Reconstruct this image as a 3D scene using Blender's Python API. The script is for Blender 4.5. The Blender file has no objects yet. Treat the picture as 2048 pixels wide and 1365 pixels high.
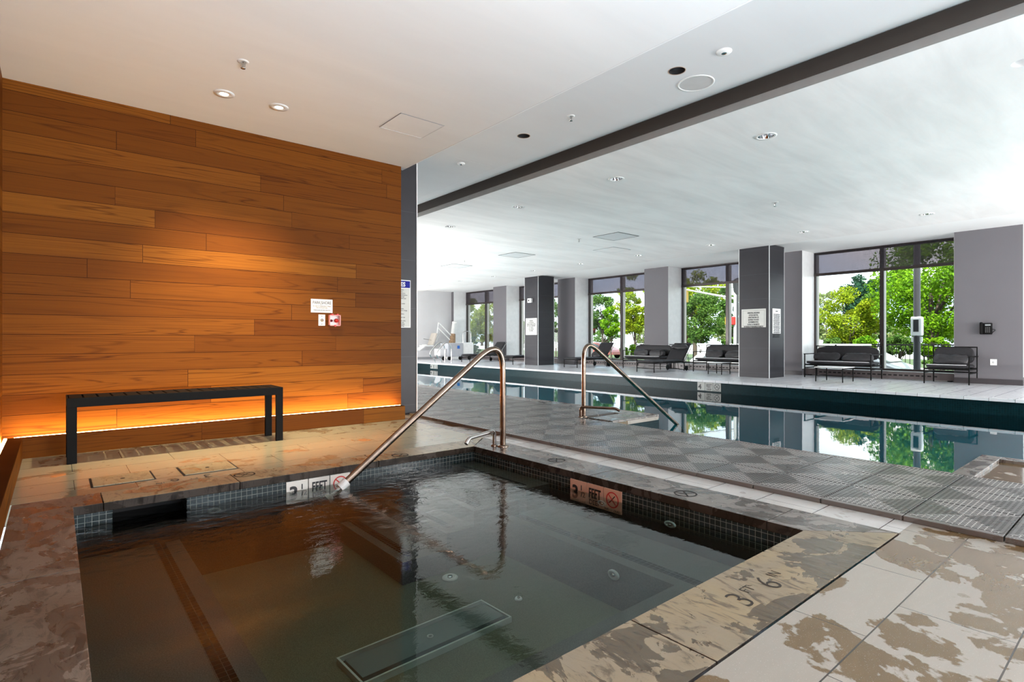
import bpy, bmesh, math, random
from mathutils import Vector, Matrix, Euler, noise
R = math.radians
sc = bpy.context.scene
COL = sc.collection

# ------------------------------------------------------------------ camera, sky, sun, exposure
YAW = R(39.75); FOC = 1100.0; HZ = 679.0; EYE = .95
cam = bpy.data.cameras.new('camera'); cam.sensor_width = 36; cam.lens = FOC/2048*36
cam.shift_y = -(682.5-HZ)/2048; cam.clip_start = .02; cam.clip_end = 500
camo = bpy.data.objects.new('camera', cam); COL.objects.link(camo)
camo.location = (0, 0, EYE); camo.rotation_euler = (R(90), 0, -YAW)
sc.camera = camo
SN, CS = math.sin(YAW), math.cos(YAW)
def ray(px, py):
    r = (px-1024)/FOC
    return SN+r*CS, CS-r*SN, -(py-HZ)/FOC
def atZ(px, py, z):
    d = ray(px, py); t = (z-EYE)/d[2]; return Vector((d[0]*t, d[1]*t, z))
def atX(px, py, x):
    d = ray(px, py); t = x/d[0]; return Vector((x, d[1]*t, EYE+d[2]*t))
def atY(px, py, y):
    d = ray(px, py); t = y/d[1]; return Vector((d[0]*t, y, EYE+d[2]*t))

sc.view_settings.view_transform = 'Standard'; sc.view_settings.look = 'None'
sc.view_settings.gamma = 1; sc.view_settings.use_curve_mapping = False
sc.view_settings.exposure = EXPOSURE = 0.12
sc.cycles.max_bounces = 14; sc.cycles.diffuse_bounces = 7; sc.cycles.glossy_bounces = 5
sc.cycles.transmission_bounces = 8; sc.cycles.transparent_max_bounces = 24
sc.cycles.sample_clamp_indirect = 6
sc.cycles.caustics_reflective = False; sc.cycles.caustics_refractive = False
sc.cycles.blur_glossy = .5

wd = bpy.data.worlds.new('sky'); sc.world = wd; wd.use_nodes = True
wn = wd.node_tree; wn.nodes.clear()
wo = wn.nodes.new('ShaderNodeOutputWorld'); wb = wn.nodes.new('ShaderNodeBackground')
tc = wn.nodes.new('ShaderNodeTexCoord'); mp = wn.nodes.new('ShaderNodeMapping'); mp.inputs['Scale'].default_value = (1, 1, 2.5)
nz = wn.nodes.new('ShaderNodeTexNoise'); nz.inputs['Scale'].default_value = 2.2; nz.inputs['Detail'].default_value = 6
cr = wn.nodes.new('ShaderNodeValToRGB')
cr.color_ramp.elements[0].position = .35; cr.color_ramp.elements[0].color = (.52, .72, .96, 1)
cr.color_ramp.elements[1].position = .6; cr.color_ramp.elements[1].color = (.97, .98, 1, 1)
wn.links.new(tc.outputs['Generated'], mp.inputs['Vector']); wn.links.new(mp.outputs[0], nz.inputs['Vector'])
wn.links.new(nz.outputs[0], cr.inputs[0]); wn.links.new(cr.outputs[0], wb.inputs[0]); wn.links.new(wb.outputs[0], wo.inputs[0])
wb.inputs['Strength'].default_value = 3.0

def light(name, kind, loc, rot, energy, color=(1, 1, 1), **kw):
    l = bpy.data.lights.new(name, kind); l.energy = energy; l.color = color
    for k, v in kw.items(): setattr(l, k, v)
    o = bpy.data.objects.new(name, l); COL.objects.link(o); o.location = loc; o.rotation_euler = rot
    return o
def aim(d): return Vector(d).to_track_quat('-Z', 'Y').to_euler()
light('sun', 'SUN', (0, 0, 20), aim((.72, .3, -1)), 14.0, (1, .96, .88), angle=R(1.2))
# added unseen fill lights: behind the partition, at the far end, behind the camera
light('fill_partition', 'AREA', (3.75, 13.2, .4), aim((.88, -.2, .45)), 1900, (1, .99, .975), shape='RECTANGLE', size=12, size_y=.7)
light('fill_far', 'AREA', (8.2, 22.4, .9), aim((0, -.72, .66)), 260, (1, .99, .975), shape='RECTANGLE', size=8, size_y=1.2)
light('fill_hall', 'AREA', (10.5, -4.6, 1.0), aim((-.05, .80, .60)), 930, (1, .965, .93), shape='RECTANGLE', size=8, size_y=1.4)
light('fill_spa', 'AREA', (.9, -1.3, .4), aim((-.05, .16, .95)), 500, (.74, .87, 1), shape='RECTANGLE', size=2, size_y=1.6)

# ------------------------------------------------------------------ shader helpers
class NT:
    def __init__(s, name):
        s.m = bpy.data.materials.new(name); s.m.use_nodes = True; s.t = s.m.node_tree; s.t.nodes.clear()
        s.out = s.t.nodes.new('ShaderNodeOutputMaterial')
    def n(s, typ, ins=None, **props):
        nd = s.t.nodes.new('ShaderNode'+typ)
        for k, v in props.items(): setattr(nd, k, v)
        for k, v in (ins or {}).items(): s.put(nd.inputs[k], v)
        return nd
    def put(s, sock, v):
        if isinstance(v, bpy.types.NodeSocket): s.t.links.new(v, sock)
        elif isinstance(v, bpy.types.Node): s.t.links.new(v.outputs[0], sock)
        else:
            if isinstance(v, tuple) and len(v) == 3 and sock.type == 'RGBA': v = v+(1,)
            sock.default_value = v
    def ma(s, op, a, b=0.0, c=0.0, clamp=False):
        return s.n('Math', {0: a, 1: b, 2: c}, operation=op, use_clamp=clamp).outputs[0]
    def mix(s, f, a, b, blend='MIX'):
        nd = s.n('Mix', {0: f, 6: a, 7: b}, data_type='RGBA', blend_type=blend); return nd.outputs[2]
    def ramp(s, f, stops, mode='LINEAR'):
        nd = s.n('ValToRGB', {0: f}); cr = nd.color_ramp; cr.interpolation = mode
        while len(cr.elements) < len(stops): cr.elements.new(.5)
        for e, (p, c) in zip(cr.elements, stops):
            e.position = p; e.color = (c, c, c, 1) if isinstance(c, (int, float)) else tuple(c)+(1,)
        return nd.outputs[0]
    def pos(s):
        return s.n('NewGeometry').outputs['Position']
    def obj(s): return s.n('TexCoord').outputs['Object']
    def noise(s, vec, scale, detail=3, rough=.5, dist=0.0, out=0):
        return s.n('TexNoise', {'Vector': vec, 'Scale': scale, 'Detail': detail, 'Roughness': rough, 'Distortion': dist}).outputs[out]
    def mapv(s, vec, scale=(1, 1, 1), loc=(0, 0, 0), rot=(0, 0, 0)):
        return s.n('Mapping', {'Vector': vec, 'Scale': scale, 'Location': loc, 'Rotation': rot}).outputs[0]
    def bump(s, h, strength=.3, dist=.01, normal=None):
        nd = s.n('Bump', {'Height': h, 'Strength': strength, 'Distance': dist})
        if normal: s.put(nd.inputs['Normal'], normal)
        return nd.outputs[0]
    def pbr(s, color, rough=.5, metal=0.0, normal=None, spec=.5, **kw):
        nd = s.n('BsdfPrincipled', {'Base Color': color, 'Roughness': rough, 'Metallic': metal, 'Specular IOR Level': spec})
        if normal is not None: s.put(nd.inputs['Normal'], normal)
        for k, v in kw.items(): s.put(nd.inputs[k.replace('_', ' ')], v)
        s.t.links.new(nd.outputs[0], s.out.inputs[0]); return s.m
    def xyz(s, v):
        nd = s.n('SeparateXYZ', {0: v}); return nd.outputs[0], nd.outputs[1], nd.outputs[2]
def plain(name, color, rough=.5, metal=0.0, spec=.5, var=.06, scale=8.0, bump=0.0):
    t = NT(name); p = t.obj(); nz = t.noise(p, scale, 4)
    f = t.ramp(nz, [(.3, 1-var), (.7, 1+var*.3)])
    c = t.mix(1.0, color, f, 'MULTIPLY')
    return t.pbr(c, rough, metal, t.bump(nz, bump, .01) if bump else None, spec)
def emit(name, color, strength):
    t = NT(name); e = t.n('Emission', {'Color': color, 'Strength': strength}); t.t.links.new(e.outputs[0], t.out.inputs[0]); return t.m

# ------------------------------------------------------------------ mesh helpers
class MB:
    def __init__(s): s.v = []; s.f = []; s.sm = []; s.mi = []; s.cur = 0
    def add(s, vs, fs, smooth=False, mat=None):
        b = len(s.v); s.v += [tuple(v) for v in vs]
        for f in fs:
            s.f.append([i+b for i in f]); s.sm.append(smooth); s.mi.append(s.cur if mat is None else mat)
        return s
    def box(s, x0, y0, z0, x1, y1, z1, mat=None, T=None):
        vs = [Vector((x, y, z)) for z in (z0, z1) for y in (y0, y1) for x in (x0, x1)]
        if T: vs = [T @ v for v in vs]
        return s.add(vs, [(0, 2, 3, 1), (4, 5, 7, 6), (0, 1, 5, 4), (2, 6, 7, 3), (0, 4, 6, 2), (1, 3, 7, 5)], mat=mat)
    def quad(s, a, b, c, d, mat=None): return s.add([a, b, c, d], [(0, 1, 2, 3)], mat=mat)
    def tube(s, pts, r, n=10, smooth=True, caps=True, mat=None):
        pts = [Vector(p) for p in pts]; rs = r if isinstance(r, (list, tuple)) else [r]*len(pts)
        vs = []; up = None
        for i, p in enumerate(pts):
            d = ((pts[min(i+1, len(pts)-1)]-p).normalized()+(p-pts[max(i-1, 0)]).normalized()).normalized()
            if up is None: up = d.cross(Vector((0, 0, 1))) if abs(d.z) < .95 else d.cross(Vector((1, 0, 0)))
            a = (up-d*up.dot(d)).normalized(); up = a; b = d.cross(a)
            for k in range(n):
                t = 2*math.pi*k/n; vs.append(p+(a*math.cos(t)+b*math.sin(t))*rs[i])
        fs = [(i*n+k, i*n+(k+1) % n, (i+1)*n+(k+1) % n, (i+1)*n+k) for i in range(len(pts)-1) for k in range(n)]
        s.add(vs, fs, smooth, mat)
        if caps:
            m = len(pts)-1; s.add(vs[:n], [tuple(range(n-1, -1, -1))], False, mat); s.add(vs[m*n:], [tuple(range(n))], False, mat)
        return s
    def cyl(s, x, y, z0, z1, r, r1=None, n=20, mat=None, smooth=True):
        return s.tube([(x, y, z0), (x, y, z1)], [r, r if r1 is None else r1], n, smooth, mat=mat)
    def lathe(s, prof, n=28, c=(0, 0, 0), T=None, smooth=True, mat=None):
        c = Vector(c); vs = []
        for r, z in prof:
            for k in range(n):
                t = 2*math.pi*k/n; v = Vector((r*math.cos(t), r*math.sin(t), z)); vs.append((T @ v if T else v)+c)
        fs = [(i*n+k, i*n+(k+1) % n, (i+1)*n+(k+1) % n, (i+1)*n+k) for i in range(len(prof)-1) for k in range(n)]
        return s.add(vs, fs, smooth, mat)
    def poly(s, pts, z0, z1, mat=None, T=None):           # extruded outline
        n = len(pts); vs = [Vector((p[0], p[1], z)) for z in (z0, z1) for p in pts]
        if T: vs = [T @ v for v in vs]
        return s.add(vs, [tuple(range(n-1, -1, -1)), tuple(range(n, 2*n))]+[(i, (i+1) % n, n+(i+1) % n, n+i) for i in range(n)], mat=mat)
    def cushion(s, c, size, puff=.35, wr=.0, seed=0, n=14, T=None, e=.28):
        vs = []; c = Vector(c)
        def sg(v, p): return math.copysign(abs(v)**p, v)
        for i in range(n+1):
            th = -math.pi/2+math.pi*i/n
            for k in range(2*n):
                ph = 2*math.pi*k/(2*n)
                x = sg(math.cos(th), puff+.3)*sg(math.cos(ph), e); y = sg(math.cos(th), puff+.3)*sg(math.sin(ph), e); z = sg(math.sin(th), .7)
                v = Vector((x*size[0]/2, y*size[1]/2, z*size[2]/2))
                if wr:
                    q = Vector((v.x*7+seed*3.1, v.y*7, v.z*9+seed)); v += Vector((noise.noise(q), noise.noise(q+Vector((9, 3, 1))), noise.noise(q*1.7)))*wr
                if T: v = T @ v
                vs.append(v+c)
        m = 2*n
        fs = [(i*m+k, i*m+(k+1) % m, (i+1)*m+(k+1) % m, (i+1)*m+k) for i in range(n) for k in range(m)]
        return s.add(vs, fs, True)
    def mesh(s, name):
        me = bpy.data.meshes.new(name); me.from_pydata(s.v, [], s.f); me.update()
        me.polygons.foreach_set('use_smooth', s.sm); me.polygons.foreach_set('material_index', s.mi); return me
def obj(name, mb, mat, parent=None, bevel=0, loc=None, rot=None, seg=2):
    me = mb if isinstance(mb, bpy.types.Mesh) else mb.mesh(name)
    for m in (mat if isinstance(mat, (list, tuple)) else [mat]): me.materials.append(m)
    o = bpy.data.objects.new(name, me); COL.objects.link(o); o.parent = parent
    if loc: o.location = loc
    if rot: o.rotation_euler = rot
    if bevel:
        b = o.modifiers.new('bevel', 'BEVEL'); b.width = bevel; b.segments = seg; b.limit_method = 'ANGLE'; b.harden_normals = False
    return o
ORD = ['first', 'second', 'third', 'fourth', 'fifth', 'sixth', 'seventh', 'eighth', 'ninth', 'tenth', 'eleventh', 'twelfth', 'thirteenth', 'fourteenth', 'fifteenth', 'sixteenth']
def tag(o, label=None, cat=None, group=None, kind=None):
    for k, v in (('label', label), ('category', cat), ('group', group), ('kind', kind)):
        if v: o[k] = v
    return o
def thing(name, label, cat, loc=(0, 0, 0), rz=0, group=None):
    o = bpy.data.objects.new(name, None); o.empty_display_size = .1; COL.objects.link(o)
    o.location = loc; o.rotation_euler = (0, 0, rz); return tag(o, label, cat, group)
def struct(name, mb, mat, bevel=0): return tag(obj(name, mb, mat, bevel=bevel), kind='structure')
def kids(o): return [c for c in COL.objects if c.parent == o]
def dup(root, loc, rz=None, label=None, group=None, scale=None):
    r = root.copy(); COL.objects.link(r); r.location = loc
    if rz is not None: r.rotation_euler = (0, 0, rz)
    if scale: r.scale = scale
    if label: r['label'] = label
    if group: r['group'] = group
    for ch in kids(root):
        c = ch.copy(); COL.objects.link(c); c.parent = r
        for g in kids(ch):
            d = g.copy(); COL.objects.link(d); d.parent = c
    return r
def text_mesh(body, size, ext=.001, align='LEFT', width=None, bold=0.0, space=1.0, sx=1.0):
    cu = bpy.data.curves.new('lettering', 'FONT'); cu.body = body; cu.size = size; cu.extrude = ext; cu.align_x = align
    cu.offset = bold; cu.space_line = space; cu.resolution_u = 3
    o = bpy.data.objects.new('lettering', cu); COL.objects.link(o)
    dg = bpy.context.evaluated_depsgraph_get(); dg.update()
    me = bpy.data.meshes.new_from_object(o.evaluated_get(dg)); COL.objects.unlink(o); bpy.data.objects.remove(o)
    me.materials.clear()
    if me.vertices:
        xs = [v.co.x for v in me.vertices]; w = max(xs)-min(xs)
        k = min(1, width/w) if width and w else 1
        c0 = (max(xs)+min(xs))/2 if align == 'CENTER' else 0
        for v in me.vertices: v.co.x = c0+(v.co.x-c0)*k*sx
    return me
def frameM(origin, right, up):
    r = Vector(right).normalized(); u = Vector(up).normalized(); n = r.cross(u)
    M = Matrix((r, u, n)).transposed().to_4x4(); M.translation = Vector(origin); return M
def put_text(name, body, size, origin, right, up, mat, parent, **kw):
    me = text_mesh(body, size, **kw); me.transform(frameM(origin, right, up)); return obj(name, me, mat, parent)
# ------------------------------------------------------------------ materials
def tile_floor(name, dry, wet, wetlev, rbase=.16):
    t = NT(name); P = t.pos(); x, y, z = t.xyz(P)
    PIT = .316; L = .632
    v = t.ma('DIVIDE', t.ma('SUBTRACT', y, .31), PIT); row = t.ma('FLOOR', v); fv = t.ma('FRACT', v)
    par = t.ma('ABSOLUTE', t.ma('MODULO', row, 2.0))
    u = t.ma('DIVIDE', t.ma('SUBTRACT', x, t.ma('ADD', 2.31, t.ma('MULTIPLY', par, .316))), L); cl = t.ma('FLOOR', u); fu = t.ma('FRACT', u)
    def edge(f, w): return t.ma('GREATER_THAN', t.ma('ABSOLUTE', t.ma('SUBTRACT', f, .5)), .5-w)
    j = t.ma('MAXIMUM', edge(fv, .0075), edge(fu, .0025))
    idv = t.n('CombineXYZ', {0: row, 1: cl}).outputs[0]
    rnd = t.n('TexWhiteNoise', {'Vector': idv}).outputs[0]
    big = t.noise(P, 1.9, 5, .55, .6); speck = t.noise(P, 260, 2)
    veins = t.noise(t.mapv(P, (3, 9, 3)), 2.5, 7, .65, 1.2)
    wsum = t.ma('ADD', t.ma('MULTIPLY', big, .75), t.ma('MULTIPLY', t.noise(P, 7.5, 6, .6, .3), .25))
    wet_m = t.ramp(wsum, [(wetlev, 0.0), (wetlev+.010, 1.0)])
    spot = t.n('TexVoronoi', {'Vector': P, 'Scale': 5.5, 'Randomness': 1.0}).outputs['Distance']
    drops = t.ma('LESS_THAN', t.ma('ADD', spot, t.ma('MULTIPLY', t.noise(P, 22, 3), .25)), .23)
    wet_m = t.ma('MAXIMUM', wet_m, t.ma('MULTIPLY', drops, t.ramp(t.noise(P, 1.1, 2), [(.45, 0), (.55, 1)])))
    c = t.mix(t.ma('MULTIPLY', rnd, .35), dry, tuple(k*.82 for k in dry))
    c = t.mix(t.ma('MULTIPLY', t.ramp(veins, [(.45, 0), (.75, 1)]), .2), c, tuple(k*1.18 for k in dry))
    cw = t.mix(t.ramp(veins, [(.35, 0), (.7, 1)]), wet, tuple(k*.85 for k in wet))
    c = t.mix(wet_m, c, cw)
    c = t.mix(t.ma('MULTIPLY', t.ma('GREATER_THAN', speck, .68), .35), c, (.75, .7, .6))
    c = t.mix(j, c, (.045, .035, .03))
    rough = t.ma('ADD', t.ma('MULTIPLY', wet_m, -rbase*.9), t.ma('ADD', rbase, t.ma('MULTIPLY', veins, .14)))
    h = t.ma('SUBTRACT', t.ma('ADD', t.ma('MULTIPLY', speck, t.ma('MULTIPLY', t.ma('SUBTRACT', 1.0, wet_m), .06)), t.ma('MULTIPLY', wet_m, .25)), t.ma('MULTIPLY', j, 1.0))
    return t.pbr(c, rough, 0, t.bump(h, .35, .004), .62)
M_deck = tile_floor('deck_tiles', (.33, .29, .245), (.15, .095, .042), .51)
M_deckb = tile_floor('deck_tiles_back', (.40, .365, .25), (.30, .245, .15), .56)
M_fardeck = tile_floor('far_deck_tiles_skylit', (.74, .74, .77), (.58, .58, .60), .66)  # same tile as the deck, with the skylight's brightness put into its colour

def stone(name, a, b, dark, wet=.5, lev=.5, spec=.6):
    t = NT(name); P = t.pos()
    n1 = t.noise(P, 2.3, 8, .62, .9); n2 = t.noise(t.mapv(P, (5, 1.6, 1)), 3.2, 9, .7, 1.6); n3 = t.noise(P, 60, 3)
    c = t.mix(t.ramp(n1, [(.35, 0), (.65, 1)]), a, b)
    c = t.mix(t.ramp(n2, [(.52, 0), (.60, 1)]), c, dark)
    pat = t.ramp(t.noise(P, 3.4, 7, .6, 1.3), [(lev, 0), (lev+.012, 1)])
    c = t.mix(t.ma('MULTIPLY', pat, wet), c, t.mix(.5, dark, (.02, .015, .01)))
    rough = t.ma('ADD', .05, t.ma('MULTIPLY', t.ma('SUBTRACT', 1.0, pat), .28))
    h = t.ma('ADD', t.ma('MULTIPLY', n2, .8), t.ma('MULTIPLY', n3, .10))
    return t.pbr(c, rough, 0, t.bump(h, .5, .006), spec)
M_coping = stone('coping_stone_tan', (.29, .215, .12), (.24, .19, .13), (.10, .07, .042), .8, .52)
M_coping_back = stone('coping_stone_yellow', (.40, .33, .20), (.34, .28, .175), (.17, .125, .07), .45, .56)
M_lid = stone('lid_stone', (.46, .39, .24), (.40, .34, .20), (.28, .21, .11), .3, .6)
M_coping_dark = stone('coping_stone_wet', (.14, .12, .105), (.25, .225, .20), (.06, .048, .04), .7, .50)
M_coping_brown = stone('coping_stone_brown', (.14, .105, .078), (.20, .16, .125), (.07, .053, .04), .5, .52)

M_edge = stone('coping_wet_shade_edge', (.045, .035, .028), (.07, .055, .045), (.02, .015, .012), .5, .5, .15)
def mosaic(name, col, grout, size=.033, rough=.12, spec=.6):
    t = NT(name); P = t.pos(); x, y, z = t.xyz(P); N = t.xyz(t.n('NewGeometry').outputs['Normal'])
    ax = t.ma('ABSOLUTE', N[0]); az = t.ma('ABSOLUTE', N[2])
    u = t.ma('ADD', t.ma('MULTIPLY', x, t.ma('LESS_THAN', ax, .5)), t.ma('MULTIPLY', y, t.ma('GREATER_THAN', ax, .5)))
    w = t.ma('ADD', t.ma('MULTIPLY', z, t.ma('LESS_THAN', az, .5)), t.ma('MULTIPLY', y, t.ma('GREATER_THAN', az, .5)))
    def cell(q): q = t.ma('DIVIDE', q, size); return t.ma('FLOOR', q), t.ma('ABSOLUTE', t.ma('SUBTRACT', t.ma('FRACT', q), .5))
    iu, fu = cell(u); iw, fw = cell(w)
    g = t.ma('GREATER_THAN', t.ma('MAXIMUM', fu, fw), .462)
    rnd = t.n('TexWhiteNoise', {'Vector': t.n('CombineXYZ', {0: iu, 1: iw}).outputs[0]}).outputs[0]
    c = t.mix(t.ma('MULTIPLY', rnd, .6), col, tuple(k*.45 for k in col)); c = t.mix(g, c, grout)
    return t.pbr(c, t.ma('ADD', rough, t.ma('MULTIPLY', g, .4)), 0, t.bump(t.ma('SUBTRACT', 1.0, g), .4, .002), spec)
M_mosaic = mosaic('spa_mosaic', (.022, .034, .037), (.20, .215, .19))
M_mosaic_stripe = mosaic('step_mosaic', (.004, .004, .009), (.05, .048, .045))
M_mosaic_pool = mosaic('pool_mosaic', (.002, .018, .023), (.004, .028, .034), .033, .35, spec=.12)

def plaster(name, a, b):
    t = NT(name); P = t.pos(); n = t.noise(P, 180, 2); m = t.noise(P, 1.7, 4)
    c = t.mix(t.ramp(n, [(.35, 0), (.7, 1)]), a, b); c = t.mix(t.ma('MULTIPLY', m, .4), c, tuple(k*.6 for k in a))
    return t.pbr(c, .7, 0, t.bump(n, .2, .003), .3)
M_sp_floor = plaster('spa_floor_plaster', (.085, .088, .055), (.16, .165, .11))
M_sp_bench = plaster('spa_bench_plaster', (.068, .065, .058), (.14, .132, .118))
M_sp_dark = plaster('spa_wall_plaster', (.018, .018, .016), (.035, .034, .030))
M_pool_pl = plaster('pool_plaster', (.03, .60, .72), (.035, .66, .78))

def water(name, tint, bump, scale, patch=False, ior=1.34):
    t = NT(name); P = t.pos()
    n = t.noise(t.mapv(P, (1, 1.5, 1)), scale, 4, .55, .5); k = bump
    if patch:
        x, y, z = t.xyz(P); k = t.ma('ADD', .035, t.ma('MULTIPLY', bump, t.ramp(t.ma('ADD', t.ma('MULTIPLY', y, .6), t.ma('MULTIPLY', x, .22)), [(.0, 0), (.0, 0)]) if False else t.ma('MULTIPLY', bump, t.n('MapRange', {0: t.ma('ADD', y, t.ma('MULTIPLY', x, .25)), 1: 2.6, 2: 3.9, 3: 0.0, 4: 1.0}).outputs[0])))
    nd = t.n('Bump', {'Height': n, 'Strength': k, 'Distance': .02})
    fr = t.n('Fresnel', {'IOR': ior, 'Normal': nd.outputs[0]})
    tr = t.n('BsdfTransparent', {'Color': tint}); gl = t.n('BsdfGlossy', {'Color': (1, 1, 1), 'Roughness': .0, 'Normal': nd.outputs[0]})
    mx = t.n('MixShader', {0: fr.outputs[0], 1: tr.outputs[0], 2: gl.outputs[0]})
    t.t.links.new(mx.outputs[0], t.out.inputs[0]); return t.m
M_spawater = water('spa_water', (.72, .82, .77), .5, 9, True, ior=1.45)
M_poolwater = water('pool_water', (.45, .92, .95), .02, 3, ior=1.5)
def glass(name, tint=(.93, .96, .95), k=1.0):
    t = NT(name); fr = t.n('Fresnel', {'IOR': 1.3}); tr = t.n('BsdfTransparent', {'Color': tint}); gl = t.n('BsdfGlossy', {'Roughness': .0})
    mx = t.n('MixShader', {0: t.ma('MULTIPLY', fr.outputs[0], k), 1: tr.outputs[0], 2: gl.outputs[0]}); t.t.links.new(mx.outputs[0], t.out.inputs[0]); return t.m
M_glass = glass('window_glass', k=.6)
def shade_mat():
    t = NT('shade_fabric'); x, y, z = t.xyz(t.pos())
    w = t.ma('SINE', t.ma('MULTIPLY', y, 900.0)); nz = t.noise(t.mapv(t.pos(), (1, 30, .5)), 4, 3)
    tr = t.n('BsdfTransparent', {'Color': (.54, .51, .54)}); df = t.n('BsdfDiffuse', {'Color': (.10, .088, .095)})
    mx = t.n('MixShader', {0: t.ma('ADD', .25, t.ma('MULTIPLY', nz, .25)), 1: tr.outputs[0], 2: df.outputs[0]}); t.t.links.new(mx.outputs[0], t.out.inputs[0]); return t.m
M_shade = shade_mat()

def wood(name):
    t = NT(name); P = t.pos(); x, y, z = t.xyz(P); al = t.ma('ADD', x, t.ma('MULTIPLY', y, .97))
    H = .166; v = t.ma('DIVIDE', t.ma('SUBTRACT', z, .16), H); row = t.ma('FLOOR', v); fv = t.ma('FRACT', v)
    r1 = t.n('TexWhiteNoise', {'W': row}, noise_dimensions='1D').outputs[0]
    L = t.ma('ADD', 1.4, t.ma('MULTIPLY', r1, 1.3))
    u = t.ma('ADD', t.ma('DIVIDE', al, L), t.ma('MULTIPLY', r1, 17.3)); cl = t.ma('FLOOR', u); fu = t.ma('FRACT', u)
    idv = t.n('CombineXYZ', {0: row, 1: cl}).outputs[0]; wn_ = t.n('TexWhiteNoise', {'Vector': idv}); rnd = wn_.outputs[0]
    q = t.n('CombineXYZ', {0: t.ma('ADD', al, t.ma('MULTIPLY', rnd, 40.0)), 1: t.ma('MULTIPLY', t.ma('ADD', z, t.ma('MULTIPLY', rnd, 9.0)), 1.0), 2: 0.0}).outputs[0]
    fig = t.noise(t.mapv(q, (.16, 3.2, 1)), 1.6, 3, .5, .5)
    ring = t.ma('ABSOLUTE', t.ma('SINE', t.ma('MULTIPLY', fig, 40.0)))
    fine = t.noise(t.mapv(q, (1.2, 130, 1)), 1.0, 4, .6)
    blot = t.noise(t.mapv(q, (.45, 5, 1)), 1.3, 4)
    base = t.ramp(rnd, [(0, (.135, .038, .004)), (.35, (.165, .050, .005)), (.7, (.20, .064, .007)), (1, (.25, .088, .010))])
    c = t.mix(t.ma('MULTIPLY', t.ramp(ring, [(.0, 1), (.45, 0)]), t.ma('ADD', .22, t.ma('MULTIPLY', t.ramp(blot, [(.42, 0), (.62, 1)]), .6))), base, (.05, .012, .002))
    c = t.mix(t.ma('MULTIPLY', t.ramp(fine, [(.35, 1), (.6, 0)]), .40), c, (.10, .028, .005))
    c = t.mix(t.ma('MULTIPLY', t.ramp(blot, [(.3, 1), (.5, 0)]), .3), c, (.10, .028, .005))
    g = t.ma('MAXIMUM', t.ma('GREATER_THAN', t.ma('ABSOLUTE', t.ma('SUBTRACT', fv, .5)), .488), t.ma('GREATER_THAN', t.ma('ABSOLUTE', t.ma('SUBTRACT', fu, .5)), .4992))
    c = t.mix(g, c, (.03, .008, .002))
    h = t.ma('ADD', t.ma('MULTIPLY', g, -1.0), t.ma('ADD', t.ma('MULTIPLY', fine, .15), t.ma('MULTIPLY', rnd, .15)))
    return t.pbr(c, t.ma('ADD', .45, t.ma('MULTIPLY', fine, .15)), 0, t.bump(h, .3, .004), .08)
M_wood = wood('teak_planks')

def ceiling(name, a, k=1.0):
    t = NT(name); P = t.pos()
    n = t.noise(t.mapv(P, (.5, 2.6, 1), rot=(0, 0, .35)), 1.1, 6, .6, .5); m = t.noise(P, .45, 3)
    f = t.ma('ADD', t.ma('MULTIPLY', n, .6), t.ma('MULTIPLY', m, .4))
    c = t.mix(t.ramp(f, [(.38, 1), (.62, 0)]), a, tuple(q*(1-.14*k) for q in a))
    return t.pbr(c, .8, 0, None, .15)
M_ceil_spa = ceiling('spa_ceiling_paint', (.80, .80, .79), .35)
M_ceil_mid = ceiling('mid_ceiling_paint', (.67, .67, .67), .3)
M_ceil_pool = ceiling('pool_ceiling_plaster', (.92, .902, .885), 1.0)
M_ceil_band = ceiling('soffit_white', (.9, .9, .89), .1)
M_fascia = plain('fascia_metal', (.36, .34, .32), .35, .3)
M_wall_lav = plain('wall_lavender_grey', (.145, .138, .15), .7, var=.04, scale=1.5)
M_wall_light = plain('wall_pale_grey', (.62, .61, .62), .6, var=.05, scale=1.2)
def slate(name, a):
    t = NT(name); P = t.pos(); x, y, z = t.xyz(P)
    N = t.xyz(t.n('NewGeometry').outputs['Normal']); ax = t.ma('GREATER_THAN', t.ma('ABSOLUTE', N[0]), .5)
    u = t.ma('ADD', t.ma('MULTIPLY', x, t.ma('SUBTRACT', 1.0, ax)), t.ma('MULTIPLY', y, ax))
    v = t.ma('FRACT', t.ma('DIVIDE', t.ma('SUBTRACT', z, .12), .61)); g = t.ma('GREATER_THAN', t.ma('ABSOLUTE', t.ma('SUBTRACT', v, .5)), .496)
    n = t.noise(t.mapv(P, (1, 1, 1.6)), 3.0, 3, .5); s = t.noise(P, 120, 2)
    c = t.mix(t.ramp(n, [(.3, 0), (.7, 1)]), a, tuple(k*1.2 for k in a)); c = t.mix(g, c, tuple(k*2.3 for k in a))
    return t.pbr(c, t.ma('ADD', .42, t.ma('MULTIPLY', n, .06)), 0, t.bump(t.ma('ADD', t.ma('MULTIPLY', n, .4), t.ma('MULTIPLY', s, .08)), .08, .004), .35)
M_slate = slate('slate_tile', (.022, .021, .026))
M_base = plain('skirting_dark', (.05, .045, .05), .4)
M_trimw = plain('edge_trim_white', (.85, .85, .85), .35)
M_bronze = plain('bronze_frame', (.045, .034, .032), .35, .3)
M_beige = plain('frame_beige', (.55, .50, .44), .5)
M_black = plain('black_metal', (.006, .006, .006), .6, 0, .12)
M_fabric = plain('charcoal_fabric', (.022, .021, .024), .6, spec=.35, var=.25, scale=40, bump=.25)
M_fabric2 = plain('graphite_pillow', (.035, .034, .038), .5, var=.3, scale=14, bump=.3)
M_piping = plain('seat_piping', (.6, .6, .61), .5)
M_steel = plain('brushed_steel', (.62, .60, .58), .22, 1.0, var=.15, scale=30)
M_steelb = plain('wood_reflection_steel', (.30, .22, .17), .20, 1.0, var=.35, scale=12)  # brown of the reflected wood put into the steel colour
M_chrome = plain('chrome', (.85, .85, .86), .06, 1.0, var=.0)
M_white = plain('white_plastic', (.82, .82, .80), .35)
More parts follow.
